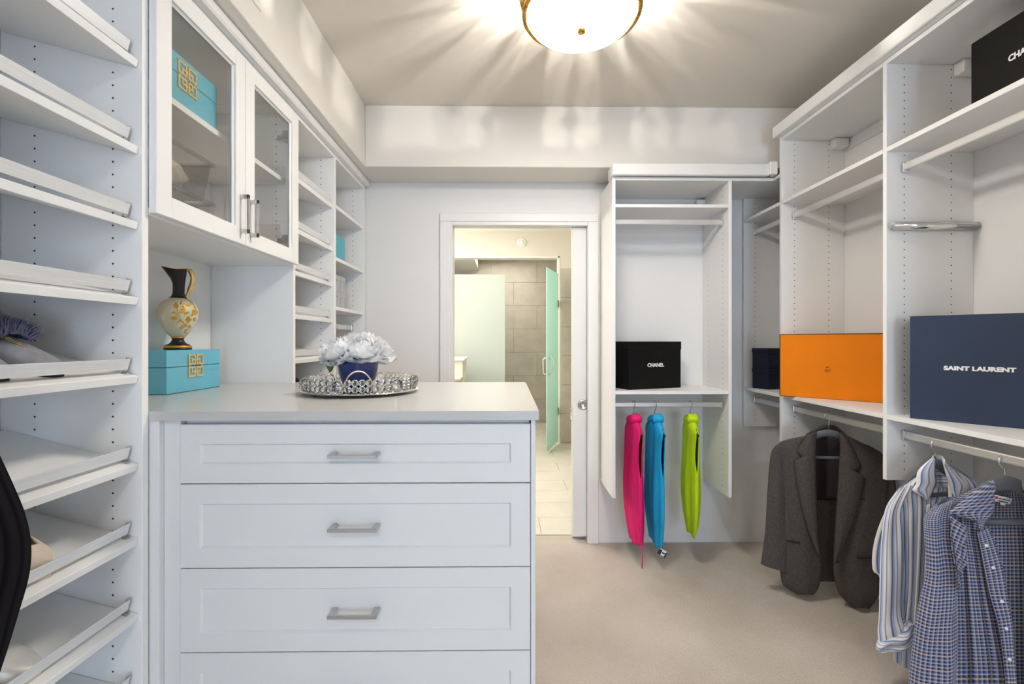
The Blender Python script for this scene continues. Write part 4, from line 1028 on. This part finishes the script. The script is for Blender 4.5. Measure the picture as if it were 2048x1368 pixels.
for rows in ([((228, 866), (306, 882)), ((228, 880), (308, 892))], [((664, 972), (772, 975)), ((664, 984), (772, 988))], [((682, 610), (718, 613)), ((682, 619), (720, 622))]):
    sheet('pocket_welt', j, hj, rows, 'lining', off=.046, Z=Z7, nu=6, nv=2)
obj('button', MB().lathe([(.001, .004), (.008, .004), (.009, 0)], 14, hj.at(*Z7((541, 1010)), .05), cap1=False), 'lining', j, smooth=True)

# ---- striped shirt
Z8 = zoomer(1720, 840, .3859)
hs = Hang(1.622, 1.724, .30)
hanger('grey hanger inside the striped shirt collar', hs, Z8, [(402, 100), (392, 98), (376, 104), (369, 122), (373, 146), (388, 160), (391, 178), (391, 200)], (391, 205), [(200, 380), (300, 285), (391, 225), (470, 280), (585, 360)], ((230, 400), (560, 375)), thick=.014)
s_ = thing('striped_shirt', 'white shirt with blue stripes and rolled sleeve hanging by the jacket', 'shirt', hs.at(*Z8((260, 1250))))
sheet('back', s_, hs, [((372, 215), (440, 215)), ((205, 350), (610, 330)), ((118, 500), (640, 480)), ((70, 650), (640, 650)), ((66, 775), (640, 800)), ((104, 820), (640, 900)), ((150, 1000), (640, 1100)), ((175, 1200), (640, 1280)), ((178, 1245), (640, 1330))], 'stripe', off=-.05, folds=.006, fn=6, Z=Z8, seed=1, nu=30)
sheet('yoke', s_, hs, [((382, 232), (438, 232)), ((386, 300), (455, 300)), ((386, 350), (460, 350))], 'stripe_cross', off=-.030, bulge=-.01, Z=Z8, nv=8)
sheet('front_panel', s_, hs, [((310, 285), (370, 232)), ((205, 372), (352, 340)), ((210, 470), (352, 470)), ((216, 650), (345, 640)), ((222, 850), (330, 850)), ((205, 1020), (322, 1020)), ((178, 1190), (316, 1180)), ((176, 1248), (312, 1330))], 'stripe_small', off=.012, bulge=.020, folds=.009, fn=6, Z=Z8, seed=2, nu=26)
sheet('front_panel', s_, hs, [((438, 235), (560, 300)), ((455, 330), (640, 370)), ((462, 600), (640, 600)), ((470, 1000), (640, 1000)), ((470, 1300), (640, 1320))], 'stripe', off=.010, bulge=.018, folds=.006, fn=5, Z=Z8, seed=3)
sheet('placket', s_, hs, [((345, 440), (372, 430)), ((338, 700), (362, 690)), ((326, 1000), (350, 1000)), ((314, 1320), (338, 1320))], 'stripe', off=.032, Z=Z8, nu=4)
sleeve('sleeve', s_, hs, [((192, 372), (260, 330)), ((135, 462), (216, 455)), ((112, 600), (222, 590)), ((104, 800), (226, 790)), ((98, 1000), (224, 985)), ((92, 1090), (246, 1060)), ((96, 1150), (268, 1120))], 'stripe', off=.030, deep=.5, folds=.005, Z=Z8, seed=4, nv=40)
sleeve('rolled_cuff', s_, hs, [((196, 1040), (240, 1020)), ((120, 1110), (276, 1066)), ((86, 1168), (280, 1095)), ((90, 1190), (276, 1150)), ((130, 1175), (266, 1166))], 'stripe_cross', off=.034, deep=.52, folds=.010, Z=Z8, seed=5)
sleeve('sleeve', s_, hs, [((560, 300), (605, 330)), ((585, 400), (640, 400)), ((600, 700), (660, 700)), ((600, 1050), (660, 1050))], 'stripe', off=-.01, deep=.5, Z=Z8, seed=8)
sheet('collar', s_, hs, [((375, 196), (388, 200)), ((302, 262), (389, 262)), ((290, 330), (396, 320)), ((272, 365), (384, 356)), ((318, 392), (366, 392)), ((342, 412), (350, 412))], 'stripe_small', off=.050, bulge=.012, Z=Z8, nu=10, nv=26)
sheet('collar', s_, hs, [((425, 205), (440, 215)), ((440, 260), (500, 280)), ((452, 310), (560, 345)), ((470, 360), (545, 380)), ((492, 400), (520, 402))], 'stripe_small', off=.030, bulge=.01, Z=Z8, nu=10, nv=22)
obj('collar_stand', MB().tube([hs.at(*cr([Z8(p) for p in ((378, 212), (380, 196), (400, 193), (425, 200), (438, 220))], k / 16), .045 - .085 * math.sin(PI * k / 16)) for k in range(17)], .011, 8, flat=.3), 'stripe_cross', s_, smooth=True)

# ---- plaid shirt
hp_ = Hang(1.622, 1.480, .26)
hanger('wide grey hanger inside the plaid shirt', hp_, Z8, [(782, 184), (764, 178), (738, 182), (720, 200), (719, 222), (730, 240), (748, 254), (751, 275), (751, 312)], (751, 318), [(560, 420), (660, 350), (751, 326), (850, 360), (970, 440)], ((600, 528), (900, 528)), thick=.017)
p_ = thing('plaid_shirt', 'blue and grey plaid shirt hanging open nearest the viewer', 'shirt', hp_.at(*Z8((600, 1450))))
sheet('back', p_, hp_, [((690, 335), (850, 335)), ((480, 440), (980, 440)), ((450, 700), (1020, 700)), ((430, 1000), (1040, 1000)), ((420, 1300), (1050, 1300)), ((420, 1560), (1060, 1560))], 'plaid', off=-.055, bulge=-.02, folds=.010, fn=7, Z=Z8, seed=1, nu=44, nv=40)
sheet('front_panel', p_, hp_, [((640, 335), (695, 338)), ((470, 430), (690, 420)), ((474, 540), (640, 560)), ((490, 700), (665, 720)), ((498, 900), (700, 900)), ((498, 1100), (748, 1100)), ((496, 1300), (790, 1300)), ((490, 1560), (810, 1560))], 'plaid', off=.010, bulge=.020, folds=.014, fn=6, Z=Z8, seed=2, nu=36, nv=44)
sheet('placket', p_, hp_, [((606, 585), (668, 560)), ((622, 660), (700, 640)), ((645, 780), (738, 760)), ((670, 900), (762, 900)), ((715, 1060), (788, 1050)), ((738, 1200), (798, 1200)), ((756, 1380), (812, 1380)), ((760, 1560), (820, 1560))], 'plaid', off=.048, bulge=.006, folds=.003, fn=2, Z=Z8, nu=8, nv=40, seed=3)
sleeve('sleeve', p_, hp_, [((400, 440), (480, 400)), ((338, 505), (474, 470)), ((335, 600), (478, 600)), ((340, 780), (498, 770)), ((312, 930), (502, 930)), ((284, 1080), (500, 1090)), ((266, 1240), (500, 1250)), ((250, 1400), (496, 1400)), ((245, 1520), (492, 1520))], 'plaid', off=.034, deep=.45, folds=.005, Z=Z8, seed=4, nu=34, nv=50)
sheet('ruffled_fold', p_, hp_, [((468, 500), (560, 560)), ((470, 600), (548, 640)), ((480, 690), (552, 740)), ((500, 780), (520, 800)), ((508, 860), (522, 885))], 'plaid', off=.062, bulge=.016, folds=.012, fn=4, Z=Z8, nu=12, seed=9, tw=.05)
sheet('front_panel', p_, hp_, [((850, 380), (900, 345)), ((880, 520), (1000, 440)), ((890, 800), (1040, 800)), ((880, 1100), (1050, 1100)), ((880, 1560), (1060, 1560))], 'plaid', off=.012, bulge=.02, folds=.008, fn=4, Z=Z8, seed=5)
sheet('collar', p_, hp_, [((672, 318), (700, 322)), ((560, 392), (698, 380)), ((500, 445), (694, 425)), ((464, 482), (690, 470)), ((560, 512), (668, 505)), ((598, 528), (640, 540)), ((606, 560), (640, 575))], 'plaid', off=.066, bulge=.018, Z=Z8, nu=16, nv=34, tw=.06)
obj('collar_stand', MB().tube([hp_.at(*cr([Z8(p) for p in ((690, 345), (694, 318), (730, 312), (790, 318), (850, 345), (875, 400))], k / 18), .045 - .10 * math.sin(PI * min(1, k / 16))) for k in range(19)], .014, 8, flat=.3), 'plaid', p_, smooth=True)
for (bx, by) in ((655, 650), (690, 765), (735, 940), (758, 1080), (775, 1240)):
    b_ = MB().lathe([(.0008, .002), (.0045, .002), (.0052, 0)], 12, cap1=False); c0 = hp_.at(*Z8((bx, by)), .058); qq = frame_m(c0, hp_.xd, (0, 0, 1)); b_.v = [qq @ v for v in b_.v]
    obj('button', b_, 'tagwhite', p_, smooth=True)
lt = sheet('neck_label', p_, hp_, [((702, 388), (790, 408)), ((696, 420), (776, 438))], 'tagwhite', off=-.040, Z=Z8, nu=4, nv=3, solid=.0008)
sheet('label_mark', p_, hp_, [((703, 394), (715, 397)), ((701, 408), (713, 411))], 'tagred', off=-.0385, Z=Z8, nu=2, nv=2, solid=.0006)
for k, (x0, x1, yy) in enumerate(((720, 778, 406), (718, 768, 419))):
    n = 8
    for i in range(n):
        xa = x0 + (x1 - x0) * i / n; ya = yy + (xa - x0) * .22
        sheet('label_print', p_, hp_, [((xa, ya - 3.2 + (i % 3)), (xa + 5, ya - 2.2)), ((xa, ya + 3), (xa + 5, ya + 3.6))], 'inkdark', off=-.0386, Z=Z8, nu=1, nv=1, solid=.0004)
sheet('size_tab', p_, hp_, [((728, 424), (756, 431)), ((727, 438), (753, 444))], 'tagwhite', off=-.0395, Z=Z8, nu=2, nv=2, solid=.0008)

# ---- three sleeveless tops on the tower rod
def tank(label, name, m, hx, ang, zs, seed, string=False, label_tab=False):
    """rows: (pixel height, half depth along the hanger, half thickness, lateral shift, armhole opening)"""
    X, Y = hx, 2.73; rnd = random.Random(seed); ph = [rnd.uniform(0, 6.28) for _ in range(4)]
    ad = Vector((math.sin(ang), -math.cos(ang), 0)); td = Vector((math.cos(ang), math.sin(ang), 0))     # towards the viewer, and across
    zw = lambda py: HC - (py - CY) * (2.72 / F)
    t = thing('knit_top', label, 'top', (X, Y, zw(zs[-1][0])), 'bright sleeveless tops on the tower rod')
    def row(v): return cr([tuple(float(x) for x in r) for r in zs], v)
    def fn_(u, v):
        py, a, b, sh, op = row(v); d0 = max(0, op) * PI; g = d0 + (2 * PI - 2 * d0) * u
        e = min(1, v * 1.3)
        wob = 1 + e * (.24 * math.sin(6 * g + ph[0] + 2 * v) + .14 * math.sin(11 * g + ph[1]))
        return Vector((X, Y, zw(py) + e * .012 * math.sin(2 * g + ph[3]) * (v > .9))) + td * (sh + b * math.sin(g) * wob) + ad * (a * math.cos(g))
    obj('body', MB().grid(fn_, 56, 44, lambda u, v: (u, v)), m, t, smooth=True, solid=.003)
    z0 = zw(zs[0][0])
    def neck(u, v):
        g = 2 * PI * u; fl = .6 + .5 * math.sin(PI * v); r = .052 * fl
        return Vector((X, Y, z0 - .036 + .060 * (1 - v) + .010 * math.cos(g))) + td * (zs[0][3] + r * .62 * math.sin(g) + .010 * math.sin(3 * g)) + ad * (r * 1.15 * math.cos(g) + .006)
    obj('collar', MB().grid(neck, 30, 10, lambda u, v: (u, v), wrap=True), m, t, smooth=True, solid=.003)
    # armhole binding at the near side
    pts = []
    for side in (0, 1):
        rng = [k / 14 for k in range(15)]
        for k in (rng if side == 0 else rng[::-1]):
            v = .16 + .42 * k; pts.append(fn_(0 if side == 0 else 1, v))
    obj('armhole_binding', MB().tube(pts, .0028, 6), m, t, smooth=True)
    hk = RL + .002 + .0155
    h = thing('clothes_hanger', label.split(' top')[0].replace('hanging', '') .strip() + ' top hanger, black with a wire hook', 'hanger', (X, Y, hk - .05), 'clothes hangers')
    obj('hook', MB().tube([(X - .004, Y + .014, hk - .006), (X - .004, Y + .010, hk + .004), (X, Y, hk + .007), (X + .004, Y - .012, hk + .001), (X + .006, Y - .016, hk - .018), (X, Y - .006, hk - .040), (X - .002, Y, hk - .052), (X - .002, Y, hk - .085)], .0019, 6), 'nickel', h, smooth=True)
    zt_ = hk - .098
    obj('shoulder_bar', MB().tube([Vector((X, Y, 0)) + ad * d_ + Vector((0, 0, zt_ - .5 * abs(d_))) for d_ in (-.15, -.12, -.08, -.03, 0, .03, .08, .12, .152)], .0070, 8), 'blackplastic', h, smooth=True)
    zb_ = zw(zs[-1][0])
    if string: obj('drawstring', MB().tube([Vector((X, Y, zb_ + .03)) + ad * .12 + td * .010, Vector((X, Y, zb_ - .04)) + ad * .12 + td * .012, Vector((X, Y, zb_ - .112)) + ad * .12 + td * .010], .0032, 6), m, t, smooth=True)
    if label_tab:
        c0 = Vector((X, Y, zb_ - .022)) + ad * .11 + td * .004
        obj('care_tag', MB().box(-.022, .020, -.005, .004, -.016, .016, Matrix.Translation(c0) @ Matrix.Rotation(.5, 4, 'Y')), 'tagwhite', t, bevel=.001)
        obj('care_tag_print', MB().box(-.024, -.010, -.0058, .004, -.017, .012, Matrix.Translation(c0) @ Matrix.Rotation(.5, 4, 'Y')).box(-.006, .012, -.0058, .004, -.004, .004, Matrix.Translation(c0) @ Matrix.Rotation(.5, 4, 'Y')).box(.014, .022, -.0058, .004, -.02, .012, Matrix.Translation(c0) @ Matrix.Rotation(.5, 4, 'Y')), 'inkdark', t, bevel=.0005)
    return t
tank('hot pink sleeveless top hanging nearest the doorway', 'pink_top', 'pink', .757, .04,
     [(838, .030, .022, 0, .0), (848, .095, .026, 0, .0), (860, .140, .028, 0, .06), (880, .142, .030, -.002, .12), (910, .140, .031, -.004, .13), (940, .142, .032, -.004, .05), (955, .145, .033, -.004, 0), (985, .145, .033, -.003, 0), (1020, .140, .032, .000, 0), (1050, .128, .028, .005, 0), (1082, .105, .020, .012, 0)], 1, string=True)
tank('bright blue sleeveless top hanging between pink and lime', 'blue_top', 'cyan', .886, .03,
     [(838, .030, .022, 0, .0), (848, .095, .026, 0, .0), (860, .140, .026, -.002, .06), (880, .142, .027, -.002, .12), (910, .140, .028, -.004, .13), (940, .142, .028, -.006, .05), (955, .145, .030, -.006, 0), (990, .145, .031, -.006, 0), (1020, .138, .030, -.004, 0), (1050, .122, .026, 0, 0), (1084, .100, .020, .004, 0)], 2, label_tab=True)
tank('lime green sleeveless top hanging alone on the tower rod', 'lime_top', 'lime', 1.098, -.12,
     [(838, .030, .022, 0, .0), (848, .095, .026, 0, .0), (860, .140, .026, 0, .06), (880, .142, .027, 0, .12), (905, .140, .028, -.002, .13), (930, .142, .030, -.002, .05), (946, .145, .032, -.002, 0), (980, .145, .033, -.002, 0), (1010, .135, .030, 0, 0), (1040, .112, .024, .002, 0), (1070, .055, .012, .002, 0)], 3)

# ---- black ribbed garment at the edge and a spare hanger on the far rod
hb_ = Hang(-.85, .75, -PI / 2)
bd = thing('ribbed_dress', 'black ribbed knit dress hanging at the picture edge by the shoes', 'dress', hb_.at(-40, 1368))
sleeve('body', bd, hb_, [((-150, 560), (-120, 560)), ((-190, 760), (-60, 760)), ((-200, 880), (-16, 880)), ((-205, 960), (18, 960)), ((-205, 1030), (46, 1030)), ((-205, 1090), (59, 1090)), ((-205, 1150), (55, 1150)), ((-205, 1230), (32, 1230)), ((-205, 1300), (12, 1300)), ((-205, 1400), (-18, 1400)), ((-205, 1500), (-40, 1500))], 'blackrib', deep=.30, folds=.0015, nu=60, nv=50, seed=4)
obj('hanging_loop', MB().tube([hb_.at(-135, 565), hb_.at(-135, 500), Vector((XL - .028, .70, HC + .335))], .003, 6), 'blackrib', bd)
hy = 2.70; hx_ = XL - .085; hz = HC + .085 + .0155
h = thing('clothes_hanger', 'empty wire hanger on the short rod behind the white flowers', 'hanger', (hx_, hy, hz - .1), 'clothes hangers')
obj('hook', MB().tube([(hx_ - .012, hy, hz - .008), (hx_ - .008, hy, hz + .004), (hx_, hy, hz + .006), (hx_ + .012, hy, hz - .004), (hx_ + .013, hy, hz - .022), (hx_ + .003, hy, hz - .040), (hx_, hy, hz - .08)], .0019, 6), 'chrome', h, smooth=True)
obj('shoulder_bar', MB().tube([(hx_ - .17, hy, hz - .155), (hx_ - .08, hy, hz - .105), (hx_, hy, hz - .08), (hx_ + .07, hy, hz - .105)], .005, 8), 'plastic', h, smooth=True)
